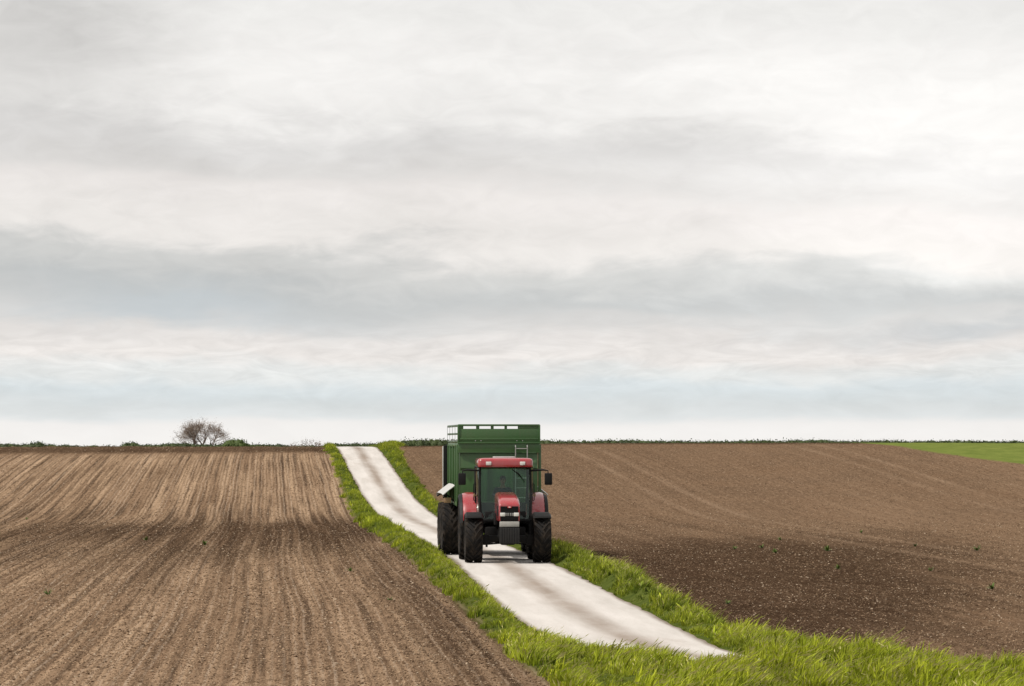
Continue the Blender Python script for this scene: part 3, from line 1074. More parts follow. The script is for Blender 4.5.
tractor = empty('tractor', (TR_X, TR_Y, on_road(TR_X, TR_Y)), R(3.3))
tag(tractor, 'red farm tractor with black mudguards driving towards us on the pale lane', 'tractor')
bm = bmesh.new()
bm_box(bm, (0, 0.25, 0.92), (0.44, 1.9, 0.46), None, 0.04)
bm_box(bm, (0, 1.9, 0.95), (0.56, 1.7, 0.60), None, 0.06)
bm_box(bm, (0, 2.75, 1.0), (0.75, 0.6, 0.62), None, 0.06)
bm_box(bm, (-0.42, 1.5, 0.80), (0.34, 0.9, 0.42), None, 0.05)
bm_box(bm, (0.42, 1.5, 0.80), (0.34, 0.9, 0.42), None, 0.05)
for x in (-0.3, 0.3):
    bm_box(bm, (x, 0.8, 1.25), (0.10, 1.0, 0.35), None, 0.02)
part('chassis', bm, M_CAST, tractor)
bm = bmesh.new()
bm_box(bm, (0, 0, 0.70), (1.35, 0.20, 0.17), None, 0.03)
bm_box(bm, (0, 0.0, 0.66), (0.42, 0.36, 0.30), None, 0.05)
for s_ in (-1, 1):
    bm_box(bm, (s_ * 0.66, 0, 0.66), (0.22, 0.26, 0.30), None, 0.04)
    bm_box(bm, (s_ * 0.50, -0.02, 0.62), (0.3, 0.14, 0.12), (0, s_ * 0.15, 0), 0.02)
axle = part('front_axle', bm, M_CAST, tractor)
for s_ in (-1, 1):
    bm = bmesh.new()
    bm_tube(bm, [(s_ * 0.12, 0.22, 0.56), (s_ * 0.62, 0.26, 0.52)], 0.022, 8)
    bm_tube(bm, [(s_ * 0.16, 0.25, 0.60), (s_ * 0.36, 0.25, 0.58)], 0.04, 8)
    bm_box(bm, (s_ * 0.60, 0.2, 0.50), (0.06, 0.12, 0.12), None, 0.01)
    part('steering_rod', bm, M_CAST, axle)
bm = bmesh.new()
bm_tube(bm, [(-1.1, 2.72, 0.93), (1.1, 2.72, 0.93)], 0.15, 14)
part('rear_axle', bm, M_CAST, tractor)
for s_ in (-1, 1):
    wheel('front_wheel', tractor, (s_ * 0.995, 0, 0.67), 0.67, 0.50, 0.36, s_, M_RIM, 19, 0.045, 0.055)
    wheel('rear_wheel', tractor, (s_ * 1.03, 2.72, 0.93), 0.93, 0.54, 0.50, s_, M_RIM, 21, 0.055, 0.065)
    # black mudguard over the front wheel
    rows = []
    for k in range(13):
        a = R(57 + k * 9)
        rr_ = 0.77
        row = []
        for x, dr in ((-0.25, -0.05), (-0.21, 0.0), (0.21, 0.0), (0.25, -0.05)):
            row.append((s_ * 0.985 + x, -(rr_ + dr) * math.cos(a), 0.67 + (rr_ + dr) * math.sin(a)))
        rows.append(row)
    bm = bmesh.new()
    bm_sheet(bm, rows, 0.025)
    bm_box(bm, (s_ * 0.985, -(0.775) * math.cos(R(57)), 0.67 + 0.775 * math.sin(R(57)) - 0.005), (0.50, 0.03, 0.05), (R(-40), 0, 0), 0.01)
    bm_tube(bm, [(s_ * 0.72, 0.1, 0.80), (s_ * 0.72, 0.1, 1.35), (s_ * 0.95, 0.05, 1.43)], 0.025, 8)
    part('front_mudguard', bm, M_BLACK, tractor)
    # red mudguard over the rear wheel
    rows = []
    for k in range(15):
        a = R(14 + k * 10.5)
        row = []
        for x, dr in ((0.78, -0.02), (0.80, 0.0), (1.10, 0.0), (1.19, -0.03), (1.22, -0.07)):
            rr_ = 1.06 + dr
            row.append((s_ * x, 2.72 - rr_ * math.cos(a), 0.93 + rr_ * math.sin(a)))
        rows.append(row if s_ > 0 else row[::-1])
    bm = bmesh.new()
    bm_sheet(bm, rows, 0.02)
    fend = part('rear_mudguard', bm, M_RED, tractor, 30)
    rows = []
    for k in range(15):
        a = R(10 + k * 10.5)
        row = []
        for x, dr in ((1.215, 0.0), (1.30, -0.035), (1.31, -0.08)):
            rr_ = 1.02 + dr
            row.append((s_ * x, 2.72 - rr_ * math.cos(a), 0.93 + rr_ * math.sin(a)))
        rows.append(row if s_ > 0 else row[::-1])
    bm = bmesh.new()
    bm_sheet(bm, rows, 0.02)
    part('rubber_edge', bm, M_BLACK, fend)
    # cab step and fuel tank under the door
    bm = bmesh.new()
    for k in range(3):
        bm_box(bm, (s_ * 0.80, 1.45, 0.48 + k * 0.28), (0.24, 0.42, 0.035), None, 0.008)
    for yy_ in (1.26, 1.64):
        bm_box(bm, (s_ * 0.80, yy_, 0.80), (0.20, 0.03, 0.72), None, 0.006)
    part('step', bm, M_BLACK, tractor)


# hood
def hood_sec(y, wv, zt, zb, rnd_, n_=7):
    pts = [(-wv, y, zb)]
    for k in range(n_):
        a = PI - k * (PI / 2) / (n_ - 1)
        pts.append((-wv + rnd_ + rnd_ * math.cos(a), y, zt - rnd_ * 0.8 + rnd_ * 0.8 * math.sin(a)))
    for k in range(n_):
        a = PI / 2 - k * (PI / 2) / (n_ - 1)
        pts.append((wv - rnd_ + rnd_ * math.cos(a), y, zt - rnd_ * 0.8 + rnd_ * 0.8 * math.sin(a)))
    pts.append((wv, y, zb))
    return pts


bm = bmesh.new()
bm_loft(bm, [hood_sec(-0.955, 0.325, 1.66, 1.26, 0.05), hood_sec(-0.945, 0.333, 1.70, 1.23, 0.07), hood_sec(-0.90, 0.338, 1.745, 1.22, 0.10),
             hood_sec(-0.78, 0.341, 1.82, 1.22, 0.12), hood_sec(-0.55, 0.344, 1.90, 1.22, 0.14), hood_sec(-0.2, 0.347, 1.955, 1.22, 0.15),
             hood_sec(0.4, 0.352, 2.00, 1.22, 0.15), hood_sec(1.08, 0.357, 2.03, 1.22, 0.15)])
hood = part('hood', bm, M_RED, tractor, 50)
bm = bmesh.new()
bm_box(bm, (0, -0.955, 1.44), (0.585, 0.05, 0.42), None, 0.02)
for k in range(6):
    bm_box(bm, (0, -0.984, 1.53 + k * 0.022), (0.56, 0.012, 0.009), None, 0.0)
for k in range(3):
    bm_box(bm, (0, -0.984, 1.265 + k * 0.022), (0.56, 0.012, 0.009), None, 0.0)
grille = part('grille', bm, M_BLACK, hood)
for s_ in (-1, 1):
    bm = bmesh.new()
    bm_box(bm, (s_ * 0.225, -0.985, 1.415), (0.17, 0.035, 0.105), None, 0.015)
    part('headlight', bm, M_LAMP, hood)
    for k in range(2):
        box_part('inner_lamp', (s_ * (0.04 + k * 0.072), -0.984, 1.415), (0.055, 0.02, 0.085), M_LAMPD, hood, 0.008)
    bm = bmesh.new()
    for k in range(7):
        bm_box(bm, (s_ * 0.349, -0.6 + k * 0.09, 1.50), (0.012, 0.045, 0.30), (R(-12), 0, 0), 0.003)
    part('side_vent', bm, M_BLACK, hood)
bm = bmesh.new()
bm_box(bm, (0, -0.99, 1.625), (0.13, 0.012, 0.05), None, 0.012)
bd = part('badge', bm, M_BADGE, hood)
bm = bmesh.new()
bm_box(bm, (0, -0.998, 1.625), (0.075, 0.008, 0.02), None, 0.003)
part('badge_bar', bm, M_BADGEW, hood)
bm = bmesh.new()
bm_box(bm, (0, -0.93, 1.135), (0.60, 0.14, 0.155), None, 0.015)
bm_box(bm, (0, -0.60, 1.12), (0.50, 0.6, 0.10), None, 0.015)
part('front_plate', bm, M_SILVER, tractor)
bm = bmesh.new()
for k in range(8):
    x = -0.266 + k * 0.076
    bm_box(bm, (x, -1.0, 0.80), (0.073, 0.34, 0.44), None, 0.018)
bm_box(bm, (0, -0.95, 1.03), (0.58, 0.2, 0.025), None, 0.005)
bm_box(bm, (0, -0.80, 0.80), (0.40, 0.3, 0.30), None, 0.02)
part('ballast_weight', bm, M_WEIGHT, tractor)
hood.scale = (0.89, 1, 1)
for q in tractor.children:
    if q.name.split('.')[0] in ('front_plate', 'ballast_weight'):
        q.scale = (0.94, 1, 1)
# cab
bm = bmesh.new()
bm_box(bm, (0, 2.0, 1.18), (1.45, 1.5, 0.16), None, 0.03)
bm_box(bm, (0, 1.16, 1.30), (1.22, 0.10, 0.34), None, 0.03)
bm_box(bm, (0, 2.75, 1.45), (1.40, 0.08, 0.5), None, 0.02)
cab = part('cab', bm, M_BLACK, tractor)
bm = bmesh.new()
A0, A1 = (0.73, 1.12, 1.20), (0.745, 1.32, 2.78)
B0, B1 = (0.80, 1.98, 1.25), (0.83, 2.02, 2.78)
D0, D1 = (0.72, 2.80, 1.65), (0.76, 2.78, 2.78)
for s_ in (-1, 1):
    for p, q, r_ in ((A0, A1, 0.038), (B0, B1, 0.045), (D0, D1, 0.04)):
        bmp = bmesh.new()
        P0 = Vector((p[0] * s_, p[1], p[2])); P1 = Vector((q[0] * s_, q[1], q[2]))
        bm_tube(bmp, [P0, P0.lerp(P1, 0.5) + Vector((s_ * 0.02, -0.01, 0)), P1], r_, 8)
        part('pillar', bmp, M_BLACK, cab)
    box_part('sill', ((A0[0] + B0[0]) / 2 * s_, 1.55, 1.225), (0.07, 0.9, 0.07), M_BLACK, cab, 0.015, (0, 0, -s_ * 0.08))
    bm_tube(bm, [(s_ * A1[0], A1[1], A1[2] - 0.01), (s_ * B1[0], B1[1], B1[2] - 0.01), (s_ * D1[0], D1[1], D1[2] - 0.01)], 0.035, 8)
bm_tube(bm, [(-A1[0], A1[1], A1[2] - 0.02), (A1[0], A1[1], A1[2] - 0.02)], 0.035, 8)
bm_tube(bm, [(-D1[0], D1[1], D1[2] - 0.02), (D1[0], D1[1], D1[2] - 0.02)], 0.035, 8)
box_part('sill', (0, A0[1], A0[2]), (1.46, 0.08, 0.08), M_BLACK, cab, 0.02)
part('window_frame', bm, M_BLACK, cab)


def pane(name, pts, n_=4):
    """curved pane with real thickness between four corners"""
    a, b, c, d = [Vector(p) for p in pts]
    nn = (b - a).cross(d - a).normalized()
    g = []
    for i in range(n_ + 1):
        row = []
        for j in range(n_ + 1):
            u_, v_ = i / n_, j / n_
            p = (a * (1 - u_) + b * u_) * (1 - v_) + (d * (1 - u_) + c * u_) * v_
            row.append(p + nn * (0.05 * 4 * u_ * (1 - u_)))
        g.append(row)
    bm = bmesh.new()
    bm_sheet(bm, g, 0.006)
    return part(name, bm, M_GLASS, tractor, 60)


pane('windscreen', [(-0.71, 1.12, 1.24), (0.71, 1.12, 1.24), (0.72, 1.32, 2.74), (-0.72, 1.32, 2.74)])
pane('side_window', [(0.74, 1.16, 1.26), (0.81, 1.94, 1.30), (0.83, 1.98, 2.74), (0.755, 1.36, 2.74)])
pane('side_window', [(-0.81, 1.94, 1.30), (-0.74, 1.16, 1.26), (-0.755, 1.36, 2.74), (-0.83, 1.98, 2.74)])
pane('rear_window', [(0.66, 2.82, 1.72), (-0.66, 2.82, 1.72), (-0.70, 2.80, 2.72), (0.70, 2.80, 2.72)])


def rrect(y0, y1, xw, z, r_, n_=5):
    pts = []
    for cx, cy, a0 in ((xw - r_, y0 + r_, -PI / 2), (xw - r_, y1 - r_, 0), (-xw + r_, y1 - r_, PI / 2), (-xw + r_, y0 + r_, PI)):
        for k in range(n_):
            a = a0 + k * (PI / 2) / (n_ - 1)
            pts.append((cx + r_ * math.cos(a), cy + r_ * math.sin(a), z))
    return pts


bm = bmesh.new()
bm_loft(bm, [rrect(1.10, 2.95, 0.785, 2.755, 0.08), rrect(1.04, 3.0, 0.805, 2.775, 0.10), rrect(1.02, 3.02, 0.81, 2.95, 0.11),
             rrect(1.06, 2.99, 0.785, 3.005, 0.12), rrect(1.14, 2.9, 0.72, 3.03, 0.14), rrect(1.4, 2.7, 0.40, 3.04, 0.16)])
roof = part('cab_roof', bm, M_RED, tractor, 50)
box_part('roof_hatch', (0.0, 1.95, 3.05), (0.62, 0.9, 0.05), M_GALV, roof, 0.015)
for s_ in (-1, 1):
    box_part('work_light', (s_ * 0.50, 1.03, 2.875), (0.16, 0.05, 0.105), M_LAMP, roof, 0.012)
    box_part('roof_lamp_recess', (s_ * 0.50, 1.045, 2.875), (0.20, 0.05, 0.135), M_RED, roof, 0.012)
    # mirror on its arm
    bm = bmesh.new()
    bm_tube(bm, [(s_ * 0.76, 1.28, 2.66), (s_ * 1.12, 1.22, 2.685), (s_ * 1.26, 1.20, 2.66), (s_ * 1.27, 1.20, 2.55)], [0.030, 0.028, 0.018, 0.016], 8)
    arm = part('mirror_arm', bm, M_BLACK, tractor)
    box_part('mirror', (s_ * 1.275, 1.20, 2.415), (0.225, 0.07, 0.35), M_BLACK, arm, 0.03)
    box_part('mirror_glass', (s_ * 1.275, 1.243, 2.415), (0.18, 0.012, 0.29), M_STEEL, arm, 0.004)
    bm = bmesh.new()
    bm_tube(bm, [(s_ * 0.84, 2.0, 1.75), (s_ * 0.90, 1.93, 1.78), (s_ * 0.90, 1.93, 2.25), (s_ * 0.84, 2.0, 2.30)], 0.014, 6)
    part('grab_handle', bm, M_BLACK, cab)
    bm = bmesh.new()
    bm_box(bm, (s_ * 0.90, 1.62, 1.93), (0.05, 0.05, 0.09), None, 0.01)
    bm_box(bm, (s_ * 0.84, 1.62, 1.93), (0.12, 0.02, 0.03), None, 0.004)
    part('turn_lamp', bm, M_AMBER, cab)
bm = bmesh.new()
bm_tube(bm, [(0.20, 1.28, 2.70), (0.32, 1.235, 2.62), (0.50, 1.19, 2.44)], 0.014, 6)
bm_tube(bm, [(0.36, 1.21, 2.62), (0.58, 1.18, 2.34)], 0.010, 6)
part('wiper', bm, M_BLACK, cab)
bm = bmesh.new()
pts = [(-0.02 + 0.19 * math.cos(2 * PI * k / 20), 1.55 + 0.12 * math.sin(2 * PI * k / 20), 1.90 + 0.13 * math.sin(2 * PI * k / 20)) for k in range(21)]
bm_tube(bm, pts, 0.016, 6, False)
bm_tube(bm, [(-0.02, 1.55, 1.90), (-0.02, 1.42, 1.50), (-0.02, 1.25, 1.25)], 0.03, 8)
bm_box(bm, (-0.02, 1.55, 1.90), (0.36, 0.03, 0.03), (R(45), 0, 0), 0.005)
part('steering_wheel', bm, M_BLACK, cab)
bm = bmesh.new()
bm_box(bm, (-0.02, 2.15, 1.50), (0.50, 0.50, 0.14), None, 0.05)
bm_box(bm, (-0.02, 2.42, 1.85), (0.48, 0.13, 0.62), (R(-8), 0, 0), 0.05)
bm_box(bm, (-0.02, 2.15, 1.34), (0.34, 0.34, 0.22), None, 0.03)
part('seat', bm, M_SEAT, cab)
bm = bmesh.new()
bm_box(bm, (0.42, 1.75, 1.62), (0.16, 0.5, 0.24), None, 0.04)
bm_box(bm, (0.0, 1.22, 1.62), (0.5, 0.12, 0.22), None, 0.04)
part('dashboard', bm, M_BLACK, cab)
bm = bmesh.new()
bm_tube(bm, [(0, 3.0, 0.75), (0, 3.6, 0.62)], 0.06, 8)
bm_box(bm, (0, 3.1, 0.75), (0.3, 0.4, 0.2), None, 0.03)
part('hitch', bm, M_CAST, tractor)

# ------------------------------------------------------------------ driver
def skin_mesh(name, joints, bones, mat, parent, sub=1, root=0):
    """one continuous surface grown round a skeleton of joints (x, y, z, rx, ry)"""
    me = bpy.data.meshes.new(name)
    me.from_pydata([j[:3] for j in joints], bones, [])
    o = bpy.data.objects.new(name, me)
    C.objects.link(o)
    o.modifiers.new('skin', 'SKIN').use_smooth_shade = True
    sv = me.skin_vertices[0].data if me.skin_vertices else None
    if sv is None:
        bpy.context.view_layer.objects.active = o
        bpy.ops.mesh.customdata_skin_add()
        sv = me.skin_vertices[0].data
    for k, j in enumerate(joints):
        sv[k].radius = (j[3], j[4] if len(j) > 4 else j[3])
        sv[k].use_root = (k == root)
    sb = o.modifiers.new('sub', 'SUBSURF'); sb.levels = sub; sb.render_levels = sub
    dg = bpy.context.evaluated_depsgraph_get()
    m2 = bpy.data.meshes.new_from_object(o.evaluated_get(dg))
    bpy.data.objects.remove(o)
    m2.name = name
    m2.materials.clear()
    m2.polygons.foreach_set('use_smooth', np.ones(len(m2.polygons), bool))
    return link(name, m2, mat, parent)


seat_pt = tractor.matrix_basis @ Vector((-0.02, 2.15, 1.58))
driver = empty('person', seat_pt, R(3.3))
tag(driver, 'driver in dark blue jacket sitting behind the tractor windscreen with both hands on the wheel', 'person')
# pelvis is the origin; faces -Y
J = [(0, 0, 0.10, .13, .11), (0, 0.02, 0.30, .125, .10), (0, 0.03, 0.48, .15, .10), (0, 0.02, 0.60, .06, .06), (0, 0.0, 0.68, .055, .06),
     (0, -0.02, 0.76, .085, .10), (0, -0.02, 0.86, .072, .085)]
B = [(0, 1), (1, 2), (2, 3), (3, 4), (4, 5), (5, 6)]
for s_ in (-1, 1):
    b = len(J)
    J += [(s_ * .20, 0.02, 0.52, .055), (s_ * .27, -0.10, 0.32, .046), (s_ * .19, -0.40, 0.36, .036), (s_ * .17, -0.50, 0.40, .032, .018),
          (s_ * .165, -0.56, 0.42, .03, .016)]
    B += [(2, b), (b, b + 1), (b + 1, b + 2), (b + 2, b + 3), (b + 3, b + 4)]
    f0 = len(J)
    for k in range(4):                          # four fingers closing over the rim
        fx = s_ * (.165 - .024 + .016 * k)
        L_ = (.032, .038, .036, .028)[k]
        j = len(J)
        J += [(fx, -0.575, 0.43, .009), (fx, -0.575 - L_, 0.425, .0085), (fx, -0.585 - L_ * .8, 0.40, .0075)]
        B += [(b + 4, j), (j, j + 1), (j + 1, j + 2)]
    j = len(J)
    J += [(s_ * .135, -0.52, 0.405, .010), (s_ * .125, -0.56, 0.395, .009)]
    B += [(b + 3, j), (j, j + 1)]
    b = len(J)
    J += [(s_ * .10, -0.05, 0.06, .085), (s_ * .15, -0.42, 0.06, .062), (s_ * .16, -0.52, -0.18, .05), (s_ * .16, -0.55, -0.36, .04), (s_ * .16, -0.68, -0.375, .035)]
    B += [(0, b), (b, b + 1), (b + 1, b + 2), (b + 2, b + 3), (b + 3, b + 4)]
body = skin_mesh('body', J, B, M_SKIN, driver, 1)
for s_ in (-1, 1):
    bm = bmesh.new()
    bmesh.ops.create_icosphere(bm, subdivisions=2, radius=0.012, matrix=Matrix.Translation((s_ * 0.032, -0.105, 0.80)))
    part('eye', bm, M_HAIR, driver)
bm = bmesh.new()
bm_loft(bm, [[(-0.008, -0.10, 0.80), (0.008, -0.10, 0.80), (0.006, -0.112, 0.80), (-0.006, -0.112, 0.80)],
             [(-0.016, -0.10, 0.755), (0.016, -0.10, 0.755), (0.010, -0.14, 0.757), (-0.010, -0.14, 0.757)]])
part('nose', bm, M_SKIN, driver)
box_part('mouth', (0, -0.112, 0.722), (0.05, 0.012, 0.012), M_BADGE, driver, 0.003)
for s_ in (-1, 1):
    box_part('ear', (s_ * 0.088, -0.01, 0.775), (0.016, 0.035, 0.06), M_SKIN, driver, 0.007)
bm = bmesh.new()
bmesh.ops.create_uvsphere(bm, u_segments=20, v_segments=12, radius=1.0, matrix=Matrix.Translation((0, -0.005, 0.835)) @ Matrix.Diagonal((0.094, 0.108, 0.092, 1)))
bmesh.ops.delete(bm, geom=[v for v in bm.verts if v.co.z < 0.80 or (v.co.y < -0.06 and v.co.z < 0.868)], context='VERTS')
part('hair', bm, M_HAIR, driver)
JJ = [(0, 0, 0.02, .165, .135), (0, 0.02, 0.28, .155, .125), (0, 0.03, 0.46, .175, .12), (0, 0.02, 0.565, .085, .08)]
BB = [(0, 1), (1, 2), (2, 3)]
for s_ in (-1, 1):
    b = len(JJ)
    JJ += [(s_ * .205, 0.02, 0.51, .075), (s_ * .275, -0.10, 0.32, .066), (s_ * .20, -0.38, 0.355, .05)]
    BB += [(2, b), (b, b + 1), (b + 1, b + 2)]
skin_mesh('jacket', JJ, BB, M_JACKET, driver, 1)
JJ = [(0, 0.0, 0.06, .15, .125)]
BB = []
for s_ in (-1, 1):
    b = len(JJ)
    JJ += [(s_ * .11, -0.06, 0.06, .10), (s_ * .15, -0.42, 0.06, .077), (s_ * .16, -0.52, -0.18, .066), (s_ * .16, -0.55, -0.34, .058)]
    BB += [(0, b), (b, b + 1), (b + 1, b + 2), (b + 2, b + 3)]
skin_mesh('trousers', JJ, BB, M_TROUS, driver, 1)

# ------------------------------------------------------------------ trailer
TL_X, TL_Y = -0.40, 104.5
trailer = empty('trailer', (TL_X, TL_Y, on_road(TL_X, TL_Y)), R(4.4))
tag(trailer, 'tall green high-sided tipping trailer hitched behind the red tractor', 'trailer')
L_T = 5.5
bm = bmesh.new()                                          # front wall with a pressed panel and a lip
bm_box(bm, (0, 0.03, 2.36), (2.36, 0.06, 1.62), None, 0.004)
bm_box(bm, (0, -0.015, 3.325), (2.50, 0.12, 0.27), None, 0.012)
bm_box(bm, (0, -0.03, 3.475), (2.54, 0.17, 0.035), None, 0.008)
bm_box(bm, (0, -0.02, 3.19), (2.50, 0.14, 0.025), None, 0.006)
for s_ in (-1, 1):                                         # folded corner facets
    v = [bm.verts.new(p) for p in ((s_ * 1.18, -0.012, 3.17), (s_ * 0.62, -0.012, 2.72), (s_ * 1.18, -0.012, 2.70), (s_ * 1.18, -0.10, 2.71))]
    bm.faces.new((v[0], v[1], v[3])); bm.faces.new((v[1], v[2], v[3])); bm.faces.new((v[0], v[3], v[2])); bm.faces.new((v[0], v[2], v[1]))
    bm_box(bm, (s_ * 0.9, -0.02, 2.69), (0.58, 0.05, 0.03), None, 0.005)
for x in (-0.4, 0.4):
    bm_box(bm, (x, -0.03, 2.2), (0.10, 0.06, 1.3), None, 0.01)
part('front_wall', bm, M_GREEN, trailer)
bm = bmesh.new()                                          # slotted board above the front wall
bm_box(bm, (0, 0.02, 3.70), (2.46, 0.05, 0.42), None, 0.004)
bm_box(bm, (0, -0.012, 3.60), (2.40, 0.02, 0.05), None, 0.004)
bm_box(bm, (0, 0.02, 4.02), (2.50, 0.09, 0.06), None, 0.01)
xs = [(-1.23, -1.09), (-0.70, -0.60), (-0.25, -0.16), (0.17, 0.25), (0.58, 1.23)]
for a, b in xs:
    bm_box(bm, ((a + b) / 2, 0.02, 3.95), (b - a, 0.05, 0.082), None, 0.002)
for s_ in (-1, 1):
    bm_box(bm, (s_ * 1.245, 0.02, 3.76), (0.05, 0.10, 0.54), None, 0.008)
hb = part('extension_board', bm, M_GREEN, trailer)
for x in (-0.72, -0.55, 0.55, 0.72):
    bm = bmesh.new()
    bm_tube(bm, [(x, -0.02, 3.545), (x, 0.0, 3.545)], 0.014, 8)
    part('bolt', bm, M_STEEL, hb)
for s_ in (-1, 1):
    bm = bmesh.new()
    bm_box(bm, (s_ * 1.17, L_T / 2, 2.50), (0.05, L_T - 0.12, 1.90), None, 0.004)
    bm_box(bm, (s_ * 1.215, L_T / 2, 3.42), (0.07, L_T - 0.14, 0.10), None, 0.01)
    bm_box(bm, (s_ * 1.215, L_T / 2, 1.60), (0.07, L_T - 0.14, 0.12), None, 0.01)
    for y in (0.08, 1.5, 2.9, 4.3, L_T - 0.10):
        bm_box(bm, (s_ * (1.225 if y > 1 else 1.255), y, 2.50), (0.09, 0.09, 1.86), None, 0.015)
    part('side_wall', bm, M_GREEN, trailer)
    bm = bmesh.new()
    for z, h_ in ((4.005, 0.07), (3.755, 0.06), (3.52, 0.06)):
        bm_box(bm, (s_ * 1.235, L_T / 2 + 0.03, z), (0.045, L_T - 0.10, h_), None, 0.006)
    for y in (1.4, 2.8, 4.2, L_T - 0.04):
        bm_box(bm, (s_ * 1.262, y, 3.76), (0.008, 0.05, 0.52), None, 0.0)
    part('side_rails', bm, M_GREEN2, trailer)
    bm = bmesh.new()                                      # galvanised mudguard over both wheels
    g = []
    for (y, dz) in ((1.50, -0.025), (1.60, 0.0), (2.4, 0.02), (3.4, 0.02), (4.4, 0.02), (5.0, -0.01), (5.1, -0.10)):
        g.append([(s_ * 1.26, y, 2.16 + dz), (s_ * 1.45, y, 2.02 + dz), (s_ * 1.63, y, 1.87 + dz)])
    if s_ < 0:
        g = [r_[::-1] for r_ in g]
    bm_sheet(bm, g, 0.02)
    part('mudguard', bm, M_GALV, trailer, 25)
    box_part('mudguard_underside', (s_ * 1.48, 1.60, 1.70), (0.22, 0.05, 0.16), M_AMBER, trailer, 0.012)  # tan plate standing for the underside of the mudguard, not a lamp
    for y in (1.75, 4.95):
        bm = bmesh.new()
        bm_tube(bm, [(s_ * 1.22, y, 1.62), (s_ * 1.48, y, 1.86), (s_ * 1.62, y, 1.78)], 0.025, 8)
        part('mudguard_bracket', bm, M_CAST, trailer)
    for y in (2.55, 4.20):
        wheel('wheel', trailer, (s_ * 1.33, y, 0.80), 0.80, 0.58, 0.36, s_, M_RIM, 18, 0.04, 0.085)
bm = bmesh.new()
bm_box(bm, (0, L_T / 2, 1.52), (2.36, L_T - 0.15, 0.06), None, 0.005)
part('floor', bm, M_GREEN2, trailer)
bm = bmesh.new()
bm_box(bm, (0, L_T, 2.42), (2.50, 0.08, 2.0), None, 0.01)
for s_ in (-1, 1):
    bm_box(bm, (s_ * 1.31, L_T - 0.06, 2.55), (0.16, 0.14, 1.7), None, 0.012)
bm_box(bm, (0, L_T + 0.05, 3.40), (2.6, 0.10, 0.08), None, 0.01)
tg_ = part('tailgate', bm, M_BLACK, trailer)
for s_ in (-1, 1):
    box_part('edge_strip', (s_ * 1.405, L_T - 0.02, 2.66), (0.028, 0.20, 1.42), M_GALV, tg_, 0.004)
bm = bmesh.new()
for s_ in (-1, 1):
    bm_box(bm, (s_ * 0.45, 2.7, 1.32), (0.14, 5.4, 0.26), None, 0.02)
for y in (0.3, 1.6, 3.4, 5.2):
    bm_box(bm, (0, y, 1.36), (1.0, 0.12, 0.18), None, 0.01)
for s_ in (-1, 1):
    bm_box(bm, (s_ * 0.45, 3.38, 1.0), (0.12, 2.0, 0.16), None, 0.02)
bm_loft(bm, [[(-0.45, 0.1, 1.22), (0.45, 0.1, 1.22), (0.45, 0.1, 1.42), (-0.45, 0.1, 1.42)],
             [(-0.10, -1.25, 0.66), (0.10, -1.25, 0.66), (0.10, -1.25, 0.82), (-0.10, -1.25, 0.82)]])
part('chassis', bm, M_GREEN2, trailer)
for y in (2.55, 4.20):
    bm = bmesh.new()
    bm_tube(bm, [(-1.3, y, 0.80), (1.3, y, 0.80)], 0.085, 12)
    part('axle', bm, M_CAST, trailer)
bm = bmesh.new()
for x in (0.50, 0.86):
    bm_tube(bm, [(x, -0.16, 1.75), (x, -0.16, 3.36), (x, -0.06, 3.42)], 0.018, 8)
for k in range(6):
    bm_tube(bm, [(0.50, -0.16, 1.80 + k * 0.30), (0.86, -0.16, 1.80 + k * 0.30)], 0.015, 8)
part('ladder', bm, M_LADDER, trailer)

# ------------------------------------------------------------------ trees, bushes and hedges on the skyline
def foliage_mat(name, c0, c1):
    m, t, o = new_mat(name)
    ps = t.n('ShaderNodeNewGeometry').outputs['Position']
    rn = t.n('ShaderNodeNewGeometry').outputs['Random Per Island']
    n = t.noise(ps, 1.1, 4)
    col = t.mix(t.math('MULTIPLY_ADD', rn, 0.6, t.math('MULTIPLY', n, 0.5), clamp=True), c0, c1)
    principled(t, o, col, 0.7, 0, None, 0.3)
    return m


M_LEAF = foliage_mat('hedge_leaf', (0.014, 0.023, 0.006), (0.048, 0.068, 0.015))
M_LEAF2 = foliage_mat('bush_leaf', (0.025, 0.042, 0.008), (0.070, 0.10, 0.018))
M_BUD = foliage_mat('bud_leaf', (0.21, 0.16, 0.12), (0.33, 0.27, 0.20))
M_WEED = foliage_mat('weed_leaf', (0.05, 0.085, 0.012), (0.12, 0.17, 0.03))
m_bark, t, o = new_mat('bark')
ps = t.n('ShaderNodeNewGeometry').outputs['Position']
principled(t, o, t.mix(t.mapr(t.noise(ps, 6, 4), 0.3, 0.7), (0.14, 0.105, 0.082), (0.25, 0.19, 0.155)), 0.9)


def leaf_cloud(blobs, n_, size, seed, flat=1.0):
    """leaf quads through a set of ellipsoids (cx, cy, cz, rx, ry, rz)"""
    r = np.random.default_rng(seed)
    vol = np.array([b[3] * b[4] * b[5] for b in blobs]); vol = vol / vol.sum()
    k = r.choice(len(blobs), n_, p=vol)
    bb = np.array(blobs)[k]
    d = r.normal(size=(n_, 3)); d /= np.linalg.norm(d, axis=1)[:, None]
    rad = r.random(n_) ** 0.45 * (1 + 0.18 * r.normal(size=n_))
    P = bb[:, :3] + d * rad[:, None] * bb[:, 3:]
    P[:, 2] = np.maximum(P[:, 2], 0.03)
    a = r.normal(size=(n_, 3)); a /= np.linalg.norm(a, axis=1)[:, None]
    b = np.cross(a, r.normal(size=(n_, 3))); b /= np.linalg.norm(b, axis=1)[:, None]
    s = size * r.uniform(0.5, 1.4, n_)[:, None]
    V = np.stack([P - a * s, P + b * s * 0.55, P + a * s, P - b * s * 0.55], 1).reshape(-1, 3)
    return np_mesh('leaves', V, np.arange(n_ * 4).reshape(-1, 4))


